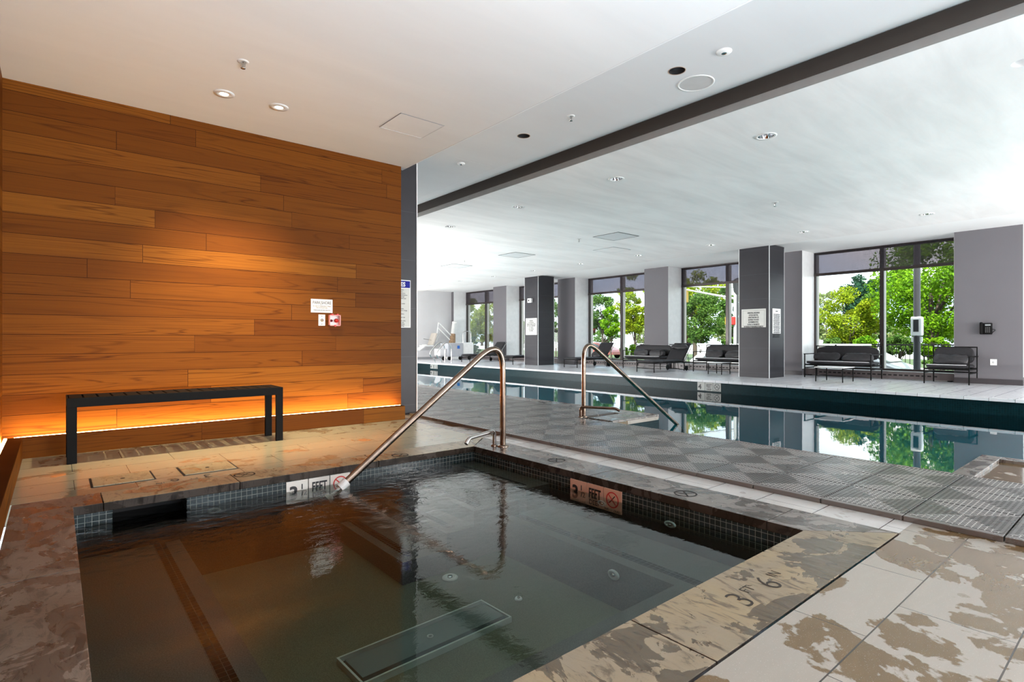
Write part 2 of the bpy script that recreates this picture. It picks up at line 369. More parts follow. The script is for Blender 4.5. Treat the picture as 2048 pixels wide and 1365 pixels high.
M_whited = plain('white_paint', (.75, .75, .73), .5)
M_gloss_black = plain('dark_recess', (.008, .007, .007), .7)
M_ink = plain('black_ink', (.012, .012, .014), .5)
M_red = plain('red_ink', (.55, .02, .015), .4)
M_blue = plain('blue_ink', (.008, .012, .26), .5, spec=.15)
M_plate = plain('sign_plate', (.62, .62, .58), .35)
M_marker = plain('marker_tile', (.80, .76, .70), .2)
M_marker2 = plain('marker_tile_warm', (.72, .42, .30), .2)
M_led = emit('led_strip_glow', (1, .60, .22), 60.0)
M_lamp = emit('lamp_lens_glow', (1, .93, .82), 9.0)

# ------------------------------------------------------------------ floor, basins, walls, ceilings
M_strip = tile_floor('strip_tiles', (.60, .58, .55), (.50, .47, .43), .60, rbase=.05)  # pale colour carries the windows' reflection on these tile courses
struct('floor_strip', MB().box(3.18, .86, -.12, 3.41, 4.25, 0), M_strip)
fl = MB()
for x0, x1, y0, y1 in ((-.7, 3.18, -6.6, .85), (3.41, 5.71, -6.6, .98), (3.41, 4.77, .98, 4.05), (3.41, 5.71, 4.05, 23.1), (3.18, 3.41, -6.6, .86), (3.18, 3.41, 4.25, 23.1),
                       (5.71, 11.55, -6.6, -5.0), (5.71, 11.55, 21, 23.1)):
    fl.box(x0, y0, -.12, x1, y1, 0)
struct('floor', fl, M_deck); struct('floor_behind_spa', MB().box(-.7, 4.25, -.12, 3.18, 6.5, 0), M_deckb)
struct('floor_window_side', MB().box(11.55, -6.6, -.12, 16.2, 23.1, 0), M_fardeck)

SX0, SX1, SY0, SY1 = .08, 2.86, 1.175, 3.97
def stones(name, rects, mat):
    m = MB()
    for r in rects: m.poly(r, -.05, 0)
    for i, f in enumerate(m.f):                       # upright faces: wet stain, and their shade put into the darker colour
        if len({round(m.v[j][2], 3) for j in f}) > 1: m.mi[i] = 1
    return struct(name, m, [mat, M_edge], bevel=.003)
g = .002
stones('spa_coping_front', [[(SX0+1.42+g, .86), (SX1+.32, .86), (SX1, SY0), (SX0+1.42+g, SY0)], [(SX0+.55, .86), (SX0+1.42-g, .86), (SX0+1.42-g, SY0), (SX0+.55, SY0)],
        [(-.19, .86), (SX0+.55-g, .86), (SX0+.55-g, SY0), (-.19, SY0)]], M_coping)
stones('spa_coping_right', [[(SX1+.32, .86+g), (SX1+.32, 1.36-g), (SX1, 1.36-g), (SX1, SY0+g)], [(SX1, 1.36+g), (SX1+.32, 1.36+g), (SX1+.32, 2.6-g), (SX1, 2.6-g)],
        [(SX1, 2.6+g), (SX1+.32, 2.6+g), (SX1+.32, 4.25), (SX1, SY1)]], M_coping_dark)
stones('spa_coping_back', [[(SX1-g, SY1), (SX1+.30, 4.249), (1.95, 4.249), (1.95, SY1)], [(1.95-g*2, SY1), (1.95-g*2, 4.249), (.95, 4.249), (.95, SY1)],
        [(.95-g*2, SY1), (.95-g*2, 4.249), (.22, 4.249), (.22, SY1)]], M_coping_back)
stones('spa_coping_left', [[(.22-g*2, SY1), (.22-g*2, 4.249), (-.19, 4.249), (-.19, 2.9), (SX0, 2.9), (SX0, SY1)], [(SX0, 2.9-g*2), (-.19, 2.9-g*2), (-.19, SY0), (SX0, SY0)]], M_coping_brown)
sb = MB(); Z0 = -1.0
# slots: 0 mosaic, 1 floor plaster, 2 bench plaster, 3 stripe
for z0, z1, q in ((Z0, -.165, 5), (-.165, -.05, 0)):
    sb.box(SX0-.27, SY0-.3, z0, SX0, SY1+.27, z1, q); sb.box(SX1, SY0-.3, z0, SX1+.3, SY1+.27, z1, q); sb.box(SX0, SY0-.3, z0, SX1, SY0, z1, q)
for x0, x1, z0, z1, q in ((SX0, .26, -.165, -.05, 0), (.64, SX1, -.165, -.05, 0), (SX0, .26, -.2, -.165, 5), (.64, SX1, -.2, -.165, 5), (SX0, SX1, Z0, -.2, 5)): sb.box(x0, SY1, z0, x1, SY1+.27, z1, q)
sb.box(.26, SY1+.2, -.2, .64, SY1+.27, -.05, 4)
sb.quad((.14, SY1-.001, -.2), (.27, SY1+.13, -.2), (.27, SY1+.13, -.05), (.14, SY1-.001, -.05), 0)
FZ = -.56
sb.box(SX0, SY0, FZ-.1, SX1, SY1, FZ, 1)
BZ = -.30
sb.box(SX0, SY0, FZ, .60, SY1, BZ, 2)                       # left bench
sb.box(.60, SY0, FZ, 2.42, 1.62, BZ, 2)                      # front bench
sb.box(2.42, SY0, FZ, SX1, 3.0, BZ, 2)                       # right bench
sb.box(2.63, 3.0, FZ, SX1, SY1, -.135, 2)                    # top landing
sb.box(2.22, 3.08, FZ, 2.63, SY1, -.235, 2)
sb.box(1.98, 3.05, FZ, 2.22, SY1, -.33, 2)
sb.box(1.64, 3.02, FZ, 1.98, SY1, -.42, 2)
for a in ((.46, SY0, .52, SY1, BZ), (2.50, 1.49, 2.56, 3.0, BZ), (.52, 1.43, 2.56, 1.49, BZ), (2.665, 3.08, 2.70, SY1-.05, -.135),
          (2.28, 3.16, 2.34, SY1, -.235), (2.04, 3.14, 2.10, SY1, -.33), (1.70, 3.12, 1.76, SY1, -.42)):
    sb.box(a[0], a[1], a[4]-.01, a[2], a[3], a[4]+.002, 3)
struct('spa_basin', sb, [M_mosaic, M_sp_floor, M_sp_bench, M_mosaic_stripe, M_gloss_black, M_sp_dark])
WZ = -.12
wt = MB().quad((SX0, SY0, WZ), (SX1, SY0, WZ), (SX1, SY1, WZ), (SX0, SY1, WZ)); wt.quad((.26, SY1, WZ), (.64, SY1, WZ), (.64, SY1+.2, WZ), (.26, SY1+.2, WZ))
tag(obj('spa_water', wt, M_spawater), 'clear dark water filling the square spa', 'water', kind='stuff')

pb = MB(); PZ = -1.3
pb.box(4.7, -5.1, PZ-.1, 11.7, 21.1, PZ, 1)
for a in ((11.55, -5, 11.65, 21), (5.65, -5.1, 11.6, -5), (5.65, 21, 11.6, 21.1), (5.61, -5, 5.71, .98), (5.61, 4.05, 5.71, 21), (4.67, .98, 4.77, 4.05), (4.7, .88, 5.61, .98), (4.7, 4.05, 5.61, 4.15)):
    pb.box(a[0], a[1], -.5, a[2], a[3], -.12, 0); pb.box(a[0], a[1], PZ, a[2], a[3], -.5, 1)
for a in ((11.545, -5, 11.55, 21), (5.71, 4.05, 5.715, 21), (4.77, 4.045, 5.715, 4.05)): pb.box(a[0], a[1], -.5, a[2], a[3], -.04, 0)
for x in (7.6, 9.5): pb.box(x-.12, -4, PZ, x+.12, 20, PZ+.003, 0)
struct('pool_basin', pb, [M_mosaic_pool, M_pool_pl])
PW = -.26
pw = MB().quad((5.71, -5, PW), (11.55, -5, PW), (11.55, 21, PW), (5.71, 21, PW)); pw.quad((4.77, .98, PW), (5.71, .98, PW), (5.71, 4.05, PW), (4.77, 4.05, PW))
tag(obj('pool_water', pw, M_poolwater), 'still teal water of the long swimming pool', 'water', kind='stuff')
# stone lip of the pool
lip = MB()
for a in ((4.755, .99, 4.80, 4.045), (5.45, 4.06, 5.74, 21), (4.86, 4.06, 5.45, 4.42), (4.79, .86, 5.74, .985), (5.62, -5, 5.74, .86)): lip.box(a[0], a[1], -.03, a[2], a[3], .022)
struct('pool_coping', lip, M_coping_dark, bevel=.004)
struct('pool_coping_window_side', MB().box(11.50, -5, -.04, 11.78, 21, .012), M_fardeck, bevel=.004)

# wood walls with lit plinth
struct('wall_wood', MB().box(-.5, 6.06, 0, 3.27, 6.15, 3.08), M_wood)
struct('wall_left', MB().box(-.5, -6.6, 0, -.325, 6.06, 3.08), M_wood)
struct('trim_1', MB().box(-.2, 5.83, 0, 3.2, 5.93, .16), M_wood, bevel=.004)
struct('trim_2', MB().box(-.29, -6.5, 0, -.195, 5.93, .16), M_wood, bevel=.004)
obj_led = thing('light_strip', 'long glowing warm light strip recessed along the foot of the wood wall', 'light strip', (0, 0, 0))
obj('diffuser', MB().box(-.25, 5.945, .12, 3.2, 5.965, .158), M_led, obj_led); obj('channel', MB().box(-.29, 5.93, .09, 3.2, 5.945, .157), M_trimw, obj_led)
obj_led = thing('light_strip', 'glowing warm light strip along the foot of the left wall', 'light strip', (0, 0, 0))
obj('diffuser', MB().box(-.31, -6.4, .12, -.293, 5.94, .158), M_led, obj_led)
struct('wall_partition', MB().box(-.5, 6.18, 0, 3.55, 23.1, 3.9), M_slate)
struct('trim_3', MB().box(3.55, 6.17, 0, 3.562, 6.19, 3.3), M_trimw)

def ceiling_obj(name, box, mat, holes, depth=.16):
    m = MB().box(*box); o = struct(name, m, mat)
    if holes:
        c = MB()
        for x, y, r in holes: c.cyl(x, y, box[2]-.05, box[2]+depth, r, n=32)
        k = obj('cutter', c, mat); md = o.modifiers.new('b', 'BOOLEAN'); md.object = k; md.operation = 'DIFFERENCE'; md.solver = 'EXACT'
        dg = bpy.context.evaluated_depsgraph_get(); dg.update(); me = bpy.data.meshes.new_from_object(o.evaluated_get(dg))
        o.modifiers.clear(); o.data = me; bpy.data.objects.remove(k)
    return o
SPA_H, MID_H, POOL_H, BAND_H = 3.07, 3.325, 3.24, 3.30
DL = [(6.16, 2.934+2.15*k-2.15*3) for k in range(12)]; DR = [(12.26, 2.88+2.155*k-2.155*3) for k in range(12)]
LAMPS = [(1.123, 5.231), (1.573, 5.214)]
HOLES = [(4.23, 2.807), (4.21, 4.849)]
ceiling_obj('ceiling_spa', (-.6, -6.6, SPA_H, 3.35, 6.3, 3.9), M_ceil_spa, None)
ceiling_obj('ceiling_middle', (3.35, -6.6, MID_H, 4.70, 23.1, 3.9), M_ceil_mid, [(x, y, .072) for x, y in HOLES])
ceiling_obj('ceiling_pool', (5.24, -6.6, POOL_H, 13.45, 23.1, 3.9), M_ceil_pool, [(x, y, .085) for x, y in DL+DR])
cv = MB(); pr = [(4.70+.0545*k, MID_H+.10*(k/8)**1.6) for k in range(9)]+[(5.14, 3.44), (5.14, 3.88)]
cv.add([(x, y, z) for y in (-6.6, 23.1) for x, z in pr], [(k, k+1, k+12, k+11) for k in range(10)], True); struct('ceiling_cove', cv, M_ceil_mid)  # ceiling edge curved up so that it falls dark along the fascia
struct('ceiling_slot_shade', MB().box(5.215, -6.6, MID_H-.012, 5.2245, 23.1, 3.88).box(5.12, -6.6, 3.86, 5.2245, 23.1, 3.89), plain('slot_shade_brown', (.055, .045, .037), .8))  # dark lining: the shadow above the fascia put into its colour
struct('ceiling_window_band', MB().box(13.45, -6.6, BAND_H, 16.2, 23.1, 3.9), M_ceil_band)
struct('trim_4', MB().box(5.225, -6.6, POOL_H-.002, 5.24, 23.1, MID_H-.012), M_fascia)
struct('trim_5', MB().box(3.34, -6.6, SPA_H-.002, 3.352, 6.3, MID_H), M_trimw)
struct('wall_back', MB().box(-.6, -6.8, 0, 2.5, -6.6, 3.9).box(14.5, -6.8, 0, 16.2, -6.6, 3.9).box(2.5, -6.8, 2.9, 14.5, -6.6, 3.9), M_wall_light)
struct('wall_far', MB().box(3.55, 23.0, 0, 16.2, 23.2, 3.9), M_wall_light)
struct('baseboard_far', MB().box(3.55, 22.985, 0, 16.1, 23.0, .1), plain('skirting_grey', (.3, .3, .31), .5))

# ------------------------------------------------------------------ window wall
WIN = [(3.08+4.13*k, 6.28+4.13*k) for k in range(-2, 5)]; WIN[1] = (-1.05, 1.96); WIN[0] = (-5.2, -2.0)
pier = MB(); base = MB()
ys = [-6.8]+[v for w in WIN for v in w]+[23.1]
for k in range(0, len(ys), 2):
    pier.box(15.2, ys[k], 0, 16.2, ys[k+1], 3.9); base.box(15.185, ys[k]-.003, 0, 15.2, ys[k+1]+.003, .115)
struct('wall_right', pier, M_wall_lav); struct('baseboard_right', base, M_base)
sill = MB(); up = MB()
for a, b in WIN: sill.box(15.75, a, -1.0, 16.2, b, .17); sill.box(15.5, a, 0, 15.75, b, .15); up.box(15.98, a, 3.28, 16.2, b, 3.9)
struct('wall_under_windows', sill, M_whited)
lin = MB()
for a, b in WIN: lin.box(15.205, b-.004, .17, 15.96, b, 3.3); lin.box(15.205, a, .17, 15.96, a+.004, 3.3)
struct('trim_6', lin, M_trimw)  # white linings put the daylight on the pier reveals into colour
for k, (a, b) in enumerate(WIN):
    w = tag(bpy.data.objects.new('window_%d' % (k+1), None), kind='structure'); COL.objects.link(w); w.location = (16.0, (a+b)/2, .17)
    hw = (b-a)/2; H = 3.13
    f = MB()
    f.box(-.04, -hw, 0, .05, -hw+.05, H); f.box(-.04, hw-.05, 0, .05, hw, H); f.box(-.04, -hw, H-.06, .05, hw, H); f.box(-.04, -hw, 0, .05, hw, .05)
    f.box(-.04, -.045, .05, .02, .045, H-.06)
    obj('frame', f, M_bronze, w)
    obj('mullion_lit_side', MB().box(.021, -.04, .05, .16, .04, H-.06).box(.051, hw-.05, .05, .17, hw, H-.06), M_beige, w)  # beige boxes stand for daylight on the sides of the bronze frame
    obj('pane', MB().box(.0, -hw+.05, .05, .008, -.045, H-.06), M_glass, w); obj('pane', MB().box(.0, .045, .05, .008, hw-.05, H-.06), M_glass, w)
names = {0: None, 1: 'dark roller shade half seen at the right edge of the photo', 2: 'dark roller shade over the widest nearest window by the white car',
         3: 'dark roller shade over the window partly behind the nearest slate column', 4: 'dark roller shade over the window behind the lounger in the middle',
         5: 'dark roller shade over the window mostly hidden by the farther slate column', 6: 'dark roller shade over the farthest window by the pool lift'}
for k, (a, b) in enumerate(WIN):
    if k == 0: continue
    s = thing('roller_shade', names[k], 'shade', (15.93, (a+b)/2, 2.66), group='roller shades'); hw = (b-a)/2-.02
    obj('fabric', MB().box(.0, -hw, .07, .002, hw, .66), M_shade, s); obj('hem_bar', MB().box(-.012, -hw, 0, .014, hw, .075), M_bronze, s, bevel=.004)
    obj('roller', MB().tube([(.02, -hw, .66-.03), (.02, hw, .66-.03)], .025, 12), M_bronze, s)

# convector heaters below the windows
def heater(a, b, label):
    h = thing('convector_heater', label, 'heater', (15.43, (a+b)/2, 0), group='low convector heaters'); hw = (b-a)/2-.03
    obj('casing', MB().box(-.11, -hw, .02, .06, hw, .185), plain('heater_brown', (.115, .095, .095), .4) if not bpy.data.materials.get('heater_brown') else bpy.data.materials['heater_brown'], h, bevel=.006)
    sl = MB(); n = int((2*hw-.6)/.11)
    for i in range(n): y = -hw+.3+i*.11; sl.box(-.1125, y, .085, -.109, y+.07, .12)
    tag(obj('grille_slots', sl, M_gloss_black, h), kind='stuff'); [obj('foot', MB().box(-.09, q-.035, 0, .05, q+.035, .02), M_black, h) for q in (-hw+.085, hw-.085)]
HL = [None, None, 'long low brown heater under the widest window between sofa and armchair', 'low brown heater under the window by the nearest column',
      'low brown heater under the middle window behind a lounger', 'low brown heater mostly hidden by the farther column', 'low brown heater under the farthest window']
for k in range(2, 7): heater(*WIN[k], HL[k])

# slate columns
def column(x0, y0, x1, y1, label):
    c = thing('slate_column', label, 'column', ((x0+x1)/2, (y0+y1)/2, 0)); a, b = (x1-x0)/2, (y1-y0)/2
    obj('shaft', MB().box(-a, -b, 0, a, b, POOL_H+.04), M_slate, c)
    e = MB()
    for sx, sy in ((-1, -1), (1, -1), (-1, 1), (1, 1)): e.box(sx*a-.006, sy*b-.006, 0, sx*a+.006, sy*b+.006, POOL_H)
    obj('corner_trim', e, M_trimw, c); return c
column(13.4, 6.3, 14.2, 7.07, 'dark slate column with notices on two faces, nearer of the two')
column(13.55, 14.8, 14.35, 15.55, 'dark slate column with one small notice, farther of the two')
# ------------------------------------------------------------------ drain mats between spa and pool
def mat_grate():
    t = NT('perforated_mat'); x, y, z = t.xyz(t.obj())
    def cell(q, s): q = t.ma('DIVIDE', q, s); return t.ma('SUBTRACT', t.ma('MULTIPLY', t.ma('FRACT', q), 2.0), 1.0)
    u = cell(t.ma('SUBTRACT', x, .045), .42); v = cell(y, .4); au = t.ma('ABSOLUTE', u); av = t.ma('ABSOLUTE', v)
    A = t.ma('GREATER_THAN', au, av); mx = t.ma('MAXIMUM', au, av)
    ln = t.ma('FRACT', t.ma('MULTIPLY', mx, 8.0))
    oth = t.ma('FRACT', t.ma('MULTIPLY', t.ma('MINIMUM', u, 9.0), 8.0)); oth2 = t.ma('FRACT', t.ma('MULTIPLY', v, 8.0))
    along = t.ma('ADD', t.ma('MULTIPLY', A, oth2), t.ma('MULTIPLY', t.ma('SUBTRACT', 1.0, A), oth))
    hole = t.ma('MULTIPLY', t.ma('GREATER_THAN', ln, .45), t.ma('GREATER_THAN', along, t.ma('SUBTRACT', .62, t.ma('MULTIPLY', A, .40))))
    rim = t.ma('LESS_THAN', x, .045)
    rim = t.ma('MAXIMUM', rim, t.ma('LESS_THAN', t.ma('ABSOLUTE', t.ma('SUBTRACT', u, t.ma('MULTIPLY', v, -1.0))), .035))
    hole = t.ma('MULTIPLY', hole, t.ma('SUBTRACT', 1.0, rim)); hole = t.ma('MULTIPLY', hole, t.ma('GREATER_THAN', z, .02))
    P = t.pos(); w = t.noise(P, 1.6, 6, .6, .8); wet = t.ramp(w, [(.52, 0), (.56, 1)])
    c = t.mix(t.ma('MULTIPLY', wet, .2), (.085, .078, .072), (.07, .062, .056)); c = t.mix(A, c, (.36, .34, .32)); c = t.mix(rim, c, (.22, .205, .19)); c = t.mix(t.ma('LESS_THAN', x, .045), c, (.13, .115, .105)); c = t.mix(hole, c, (.010, .008, .007))  # alternate triangles lighter: the pyramid shading is put into the colour
    rough = t.ma('ADD', t.ma('MULTIPLY', w, -.30), .45); rough = t.ma('ADD', rough, t.ma('MULTIPLY', hole, .4))
    return t.pbr(c, rough, 0, t.bump(t.ma('SUBTRACT', 1.0, hole), .6, .004), .5)
M_mat = mat_grate()
def matmesh(w): m = MB(); m.box(0, .003, 0, w, .397, .028); return m.mesh('drain_mat')
mshort, mlong, mmid = matmesh(1.345), matmesh(2.04), matmesh(1.9)
MATL = {'s': 'short perforated drain mat along the straight pool edge', 'l': 'long perforated drain mat at the right pool corner',
        'm': 'long perforated drain mat behind the pool handrail', 'p': 'long perforated drain mat beside the slate partition'}
CNT = {}
def dmat(y, me, key, x=3.405):
    o = obj('drain_mat', me, M_mat) if not me.materials else bpy.data.objects.new('drain_mat', me)
    if o.name not in COL.objects: COL.objects.link(o)
    CNT[key] = CNT.get(key, -1)+1; o.location = (x, y, 0); tag(o, MATL[key]+', '+ORD[CNT[key]]+' from the front', 'mat', {'s': 'short drain mats', 'l': 'long drain mats at the right', 'm': 'long drain mats behind the handrail', 'p': 'drain mats beside the partition'}[key])
    if not o.modifiers: b = o.modifiers.new('bevel', 'BEVEL'); b.width = .003; b.segments = 2
for k in range(-4, 1): dmat(.105+.4*k, mlong, 'l')
for k in range(0, 9): dmat(.505+.4*k, mshort, 's')
for k in range(9, 10): dmat(.505+.4*k, mshort, 's')
for k in range(10, 14): dmat(.505+.4*k, mlong, 'm')
mpart = matmesh(1.87)
for k in range(14, 27): dmat(.505+.4*k, mpart, 'p', 3.572)

# ------------------------------------------------------------------ bench by the wood wall
b = thing('slatted_bench', 'low black metal bench with slatted seat standing before the wood wall', 'bench', (.86, 5.53, 0))
BL, BD, BH = 1.58, .37, .50
n = 17; gap = .012; wdt = (BL-.02)/n
for i in range(n):
    obj('slat', MB().box(-BL/2+.01+i*wdt+gap/2, -BD/2+.02, BH-.026, -BL/2+.01+(i+1)*wdt-gap/2, BD/2-.02, BH), M_black, b, bevel=.002)
fr = MB()
for s in (-1, 1):
    fr.box(-BL/2, min(s*BD/2, s*(BD/2-.02)), BH-.07, BL/2, max(s*BD/2, s*(BD/2-.02)), BH+.001)
    fr.box(min(s*BL/2, s*(BL/2-.01)), -BD/2+.02, BH-.07, max(s*BL/2, s*(BL/2-.01)), BD/2-.02, BH)
obj('seat_frame', fr, M_black, b, bevel=.003)
for sx in (-1, 1):
    for sy in (-1, 1):
        x0, x1 = sorted((sx*BL/2, sx*(BL/2-.062))); y0, y1 = sorted((sy*BD/2, sy*(BD/2-.03)))
        obj('leg', MB().box(x0, y0, 0, x1, y1, BH-.068), M_black, b, bevel=.003)

# ------------------------------------------------------------------ skimmer lids, fittings
for (x0, y0, x1, y1), lb in (((.19, 4.42, .52, 4.70), 'square stone skimmer lid with centre hole, nearer the left wall'), ((.70, 4.40, 1.03, 4.70), 'square stone skimmer lid with centre hole, farther from the left wall')):
    t = thing('skimmer_lid', lb, 'lid', ((x0+x1)/2, (y0+y1)/2, 0), group='skimmer lids'); a, c = (x1-x0)/2, (y1-y0)/2
    obj('rim', MB().box(-a-.012, -c-.012, .0002, a+.012, c+.012, .002), M_gloss_black, t); obj('cover', MB().box(-a, -c, .001, a, c, .006), M_lid, t, bevel=.002)
    obj('finger_hole', MB().cyl(0, 0, .005, .0068, .014, n=16), M_gloss_black, t)
def fitting(loc, T, label, r=.04, mat=None, sq=1.0):
    f = thing('inlet_fitting', label, 'water inlet', loc, group='round water fittings')
    obj('flange', MB().lathe([(r, 0), (r, .006), (r*.8, .012), (r*.55, .010), (r*.5, .004), (.001, .004)], 24, T=T), mat or M_plate, f)
    obj('nozzle', MB().lathe([(r*.35, .004), (r*.3, .016), (.001, .014)], 16, T=T), M_steel, f); f.scale = (1, 1, sq)
TX = Matrix.Rotation(R(-90), 4, 'Y'); TY = Matrix.Rotation(R(90), 4, 'X')
p = atX(1341, 1049, SX1); fitting((SX1-.001, p.y, p.z), TX, 'round white inlet under water on the right spa wall, nearer the front corner', sq=.5)
p = atX(1205, 1007, SX1); fitting((SX1-.001, p.y, p.z), TX, 'round white inlet under water below the orange depth marker', sq=.5)
p = atY(428, 1022, SY1); fitting((p.x, SY1-.001, p.z), TY, 'round inlet under water in the back spa wall beside the skimmer slot', sq=.4)
p = atX(1228, 1150, 2.42); fitting((2.419, p.y, p.z), TX, 'round pale light in the face of the right spa bench', sq=.7)
p = atZ(900, 1157, FZ); fitting((p.x, p.y, FZ+.001), Matrix.Identity(4), 'small round drain in the spa floor', .05)
p = atZ(1037, 1200, FZ); fitting((p.x, p.y, FZ+.001), Matrix.Identity(4), 'small white disc as a glint on the spa floor beyond the channel cover', .022, M_white)  # white disc stands in for a glint
ch = thing('channel_cover', 'long pale glassy channel cover with light rim on the spa floor', 'drain cover', (1.44, 2.37, FZ), R(2))
M_chan = plain('channel_teal', (.13, .16, .145), .4); M_rim = plain('channel_rim', (.45, .48, .42), .4)
obj('rim', MB().box(-.43, -.13, 0, .43, -.12, .03).box(-.43, .12, 0, .43, .13, .03).box(-.43, -.12, 0, -.42, .12, .03).box(.42, -.12, 0, .43, .12, .03), M_rim, ch)
obj('gutter', MB().box(-.42, -.12, .001, .42, .12, .006), M_gloss_black, ch); obj('plate', MB().box(-.405, -.085, .006, .415, .095, .026), M_chan, ch)
obj('eyelet', MB().lathe([(.016, .026), (.016, .031), (.010, .031), (.010, .026)], 18), M_rim, ch)

# ------------------------------------------------------------------ rails and pipes
def smooth(pts, k=6):
    P = [Vector(p) for p in pts]; out = []
    for i in range(len(P)-1):
        a, b, c, d = P[max(i-1, 0)], P[i], P[i+1], P[min(i+2, len(P)-1)]
        for j in range(k):
            t = j/k; out.append(.5*((2*b)+(c-a)*t+(2*a-5*b+4*c-d)*t*t+(3*b-a-3*c+d)*t**3))
    return out+[P[-1]]
def bend(pts, rad, k=8):
    P = [Vector(p) for p in pts]; out = [P[0]]
    for i in range(1, len(P)-1):
        a = (P[i-1]-P[i]); b = (P[i+1]-P[i]); r = min(rad, a.length*.49, b.length*.49); a = P[i]+a.normalized()*r; b = P[i]+b.normalized()*r
        for j in range(k+1): t = j/k; out.append(a*(1-t)**2+P[i]*2*t*(1-t)+b*t*t)
    return out+[P[-1]]
def flange(o, x, y, r=.05): obj('base_flange', MB().lathe([(r, 0), (r, .006), (r*.7, .014), (r*.55, .016)], 24, c=(x, y, 0)), M_steelb, o)
r1 = thing('handrail', 'brown steel handrail arching from the spa corner down into the spa water', 'handrail', (3.055, 3.8, 0))
obj('tube', MB().tube(bend([(0, 0, 0), (0, 0, .985), (-1.455, 0, -.085)], .33, 16), .026, 16), M_steelb, r1); flange(r1, 0, 0)
ec = MB(); d = Vector((-1.455, 0, -1.07)).normalized(); e = Vector((-1.455, 0, -.085))
obj('end_sleeve', MB().tube([e-d*.02, e+d*.045], .033, 16), M_white, r1); obj('end_rod', MB().tube([e+d*.04, e+d*.13], .011, 10), M_white, r1)
obj('end_cap', MB().tube([e+d*.12, e+d*.135, e+d*.155], [.02, .034, .034], 16), M_whited, r1)
r2 = thing('handrail', 'brown steel handrail arching from the deck down into the swimming pool', 'handrail', (4.865, 4.51, .022))
obj('tube', MB().tube(bend([(0, 0, 0), (0, 0, .95), (2.15, 0, -.42), (2.15, 0, -1.0)], .28, 14), .026, 16), M_steelb, r2); flange(r2, 0, 0)
s1 = thing('foot_spout', 'short bent steel pipe beside the spa handrail foot', 'pipe', (3.01, 3.865, 0), group='short bent pipes')
obj('pipe', MB().tube(bend([(0, 0, 0), (0, 0, .135), (-.36, -.12, .125), (-.40, -.135, .085)], .045, 8), .0165, 14), M_steel, s1); flange(s1, 0, 0, .03)
s2 = thing('foot_spout', 'short bent steel pipe beside the pool handrail foot', 'pipe', (4.80, 4.50, .022), group='short bent pipes')
obj('pipe', MB().tube(bend([(0, 0, 0), (0, 0, .125), (.20, -.37, .125), (.22, -.41, .10)], .045, 8), .0165, 14), M_steelb, s2); flange(s2, 0, 0, .03)
ld = thing('pool_ladder_rails', 'pair of curled steel grab rails of the far pool ladder', 'ladder', (11.85, 18.55, .012))
for dy in (-.24, .24):
    r = obj('grab_rail', MB().tube(smooth([(.25, dy, 0), (.25, dy, .55), (.14, dy, .76), (-.02, dy, .80), (-.25, dy, .62), (-.42, dy, .42), (-.40, dy, .26), (-.25, dy, .16), (-.2, dy, .0)]), .022, 10), M_steel, ld)

# ------------------------------------------------------------------ depth markers and writing
def no_dive(c, right, up, r, name, ring_mat, ink, parent, waves=True):
    M = frameM(c, right, up); a = MB(); n = 40
    vs = []
    for k in range(n):
        t = 2*math.pi*k/n
        for q in (r, r*.84): vs.append(M @ Vector((q*math.cos(t), q*math.sin(t), 0)))
    a.add(vs, [(2*k, 2*((k+1) % n), 2*((k+1) % n)+1, 2*k+1) for k in range(n)])
    def bar(x0, y0, x1, y1, w, mb, z=.0004):
        p, q = Vector((x0, y0, z)), Vector((x1, y1, z)); d = (q-p).normalized(); s = Vector((-d.y, d.x, 0))*w/2
        mb.quad(M @ (p-s), M @ (q-s), M @ (q+s), M @ (p+s))
    bar(-r*.64, r*.64, r*.64, -r*.64, r*.15, a)
    g = obj(name, a, ring_mat, parent); f = MB()
    bar(-r*.42, -r*.35, r*.42, r*.55, r*.13, f, .0002); bar(-r*.62, -r*.38, -r*.3, -r*.30, r*.12, f, .0002)
    if waves:
        for k in range(8): x = -r*.8+k*r*.2; bar(x, -r*(.1 if k % 2 else .22), x+r*.2, -r*(.22 if k % 2 else .1), r*.05, f, .0003)
    obj('diver_symbol', f, ink, g if parent else g)
    return g
def marker(origin, right, up, size, plate_mat, label, kinds=('3', 'f', 'n'), ndm=None):
    right = Vector(right); up = Vector(up); nrm = right.cross(up); o3 = Vector(origin)
    t = thing('depth_marker', label, 'depth marker', origin)
    pitch = size*1.045
    for i, kd in enumerate(kinds):
        o = right*(pitch*i)
        b = MB(); v = [o, o+right*size, o+right*size-up*size, o-up*size]
        b.add([p-nrm*.004 for p in v]+[p+nrm*.004 for p in v], [(3, 2, 1, 0), (4, 5, 6, 7), (0, 1, 5, 4), (1, 2, 6, 5), (2, 3, 7, 6), (3, 0, 4, 7)])
        # winding may be mirrored; fix with normals below
        pl = obj('tile', b, plate_mat, t)
        q = o+nrm*.0048
        if kd in ('3', '4'):
            put_text('numeral', kd, size*.85, q+right*size*.12-up*size*.84, right, up, M_ink, pl, bold=.004*size/.15, sx=1.0)
            if kd == '3':
                put_text('numeral', '1', size*.34, q+right*size*.64-up*size*.42, right, up, M_ink, pl, bold=.001)
                put_text('numeral', '/2', size*.34, q+right*size*.70-up*size*.72, right, up, M_ink, pl, bold=.001)
        elif kd == 'f':
            put_text('lettering', 'FEET', size*.62, q+right*size*.5-up*size*.62, right, up, M_ink, pl, align='CENTER', width=size*.72, bold=.002)
            put_text('lettering', 'DEEP', size*.30, q+right*size*.5-up*size*.92, right, up, M_ink, pl, align='CENTER', width=size*.7, bold=.001)
        else:
            no_dive(q+right*size*.5-up*size*.46, right, up, size*.36, 'ring_symbol', ndm or M_red, M_ink, pl)
            put_text('lettering', 'NO DIVING', size*.16, q+right*size*.5-up*size*.96, right, up, M_ink, pl, align='CENTER', width=size*.8)
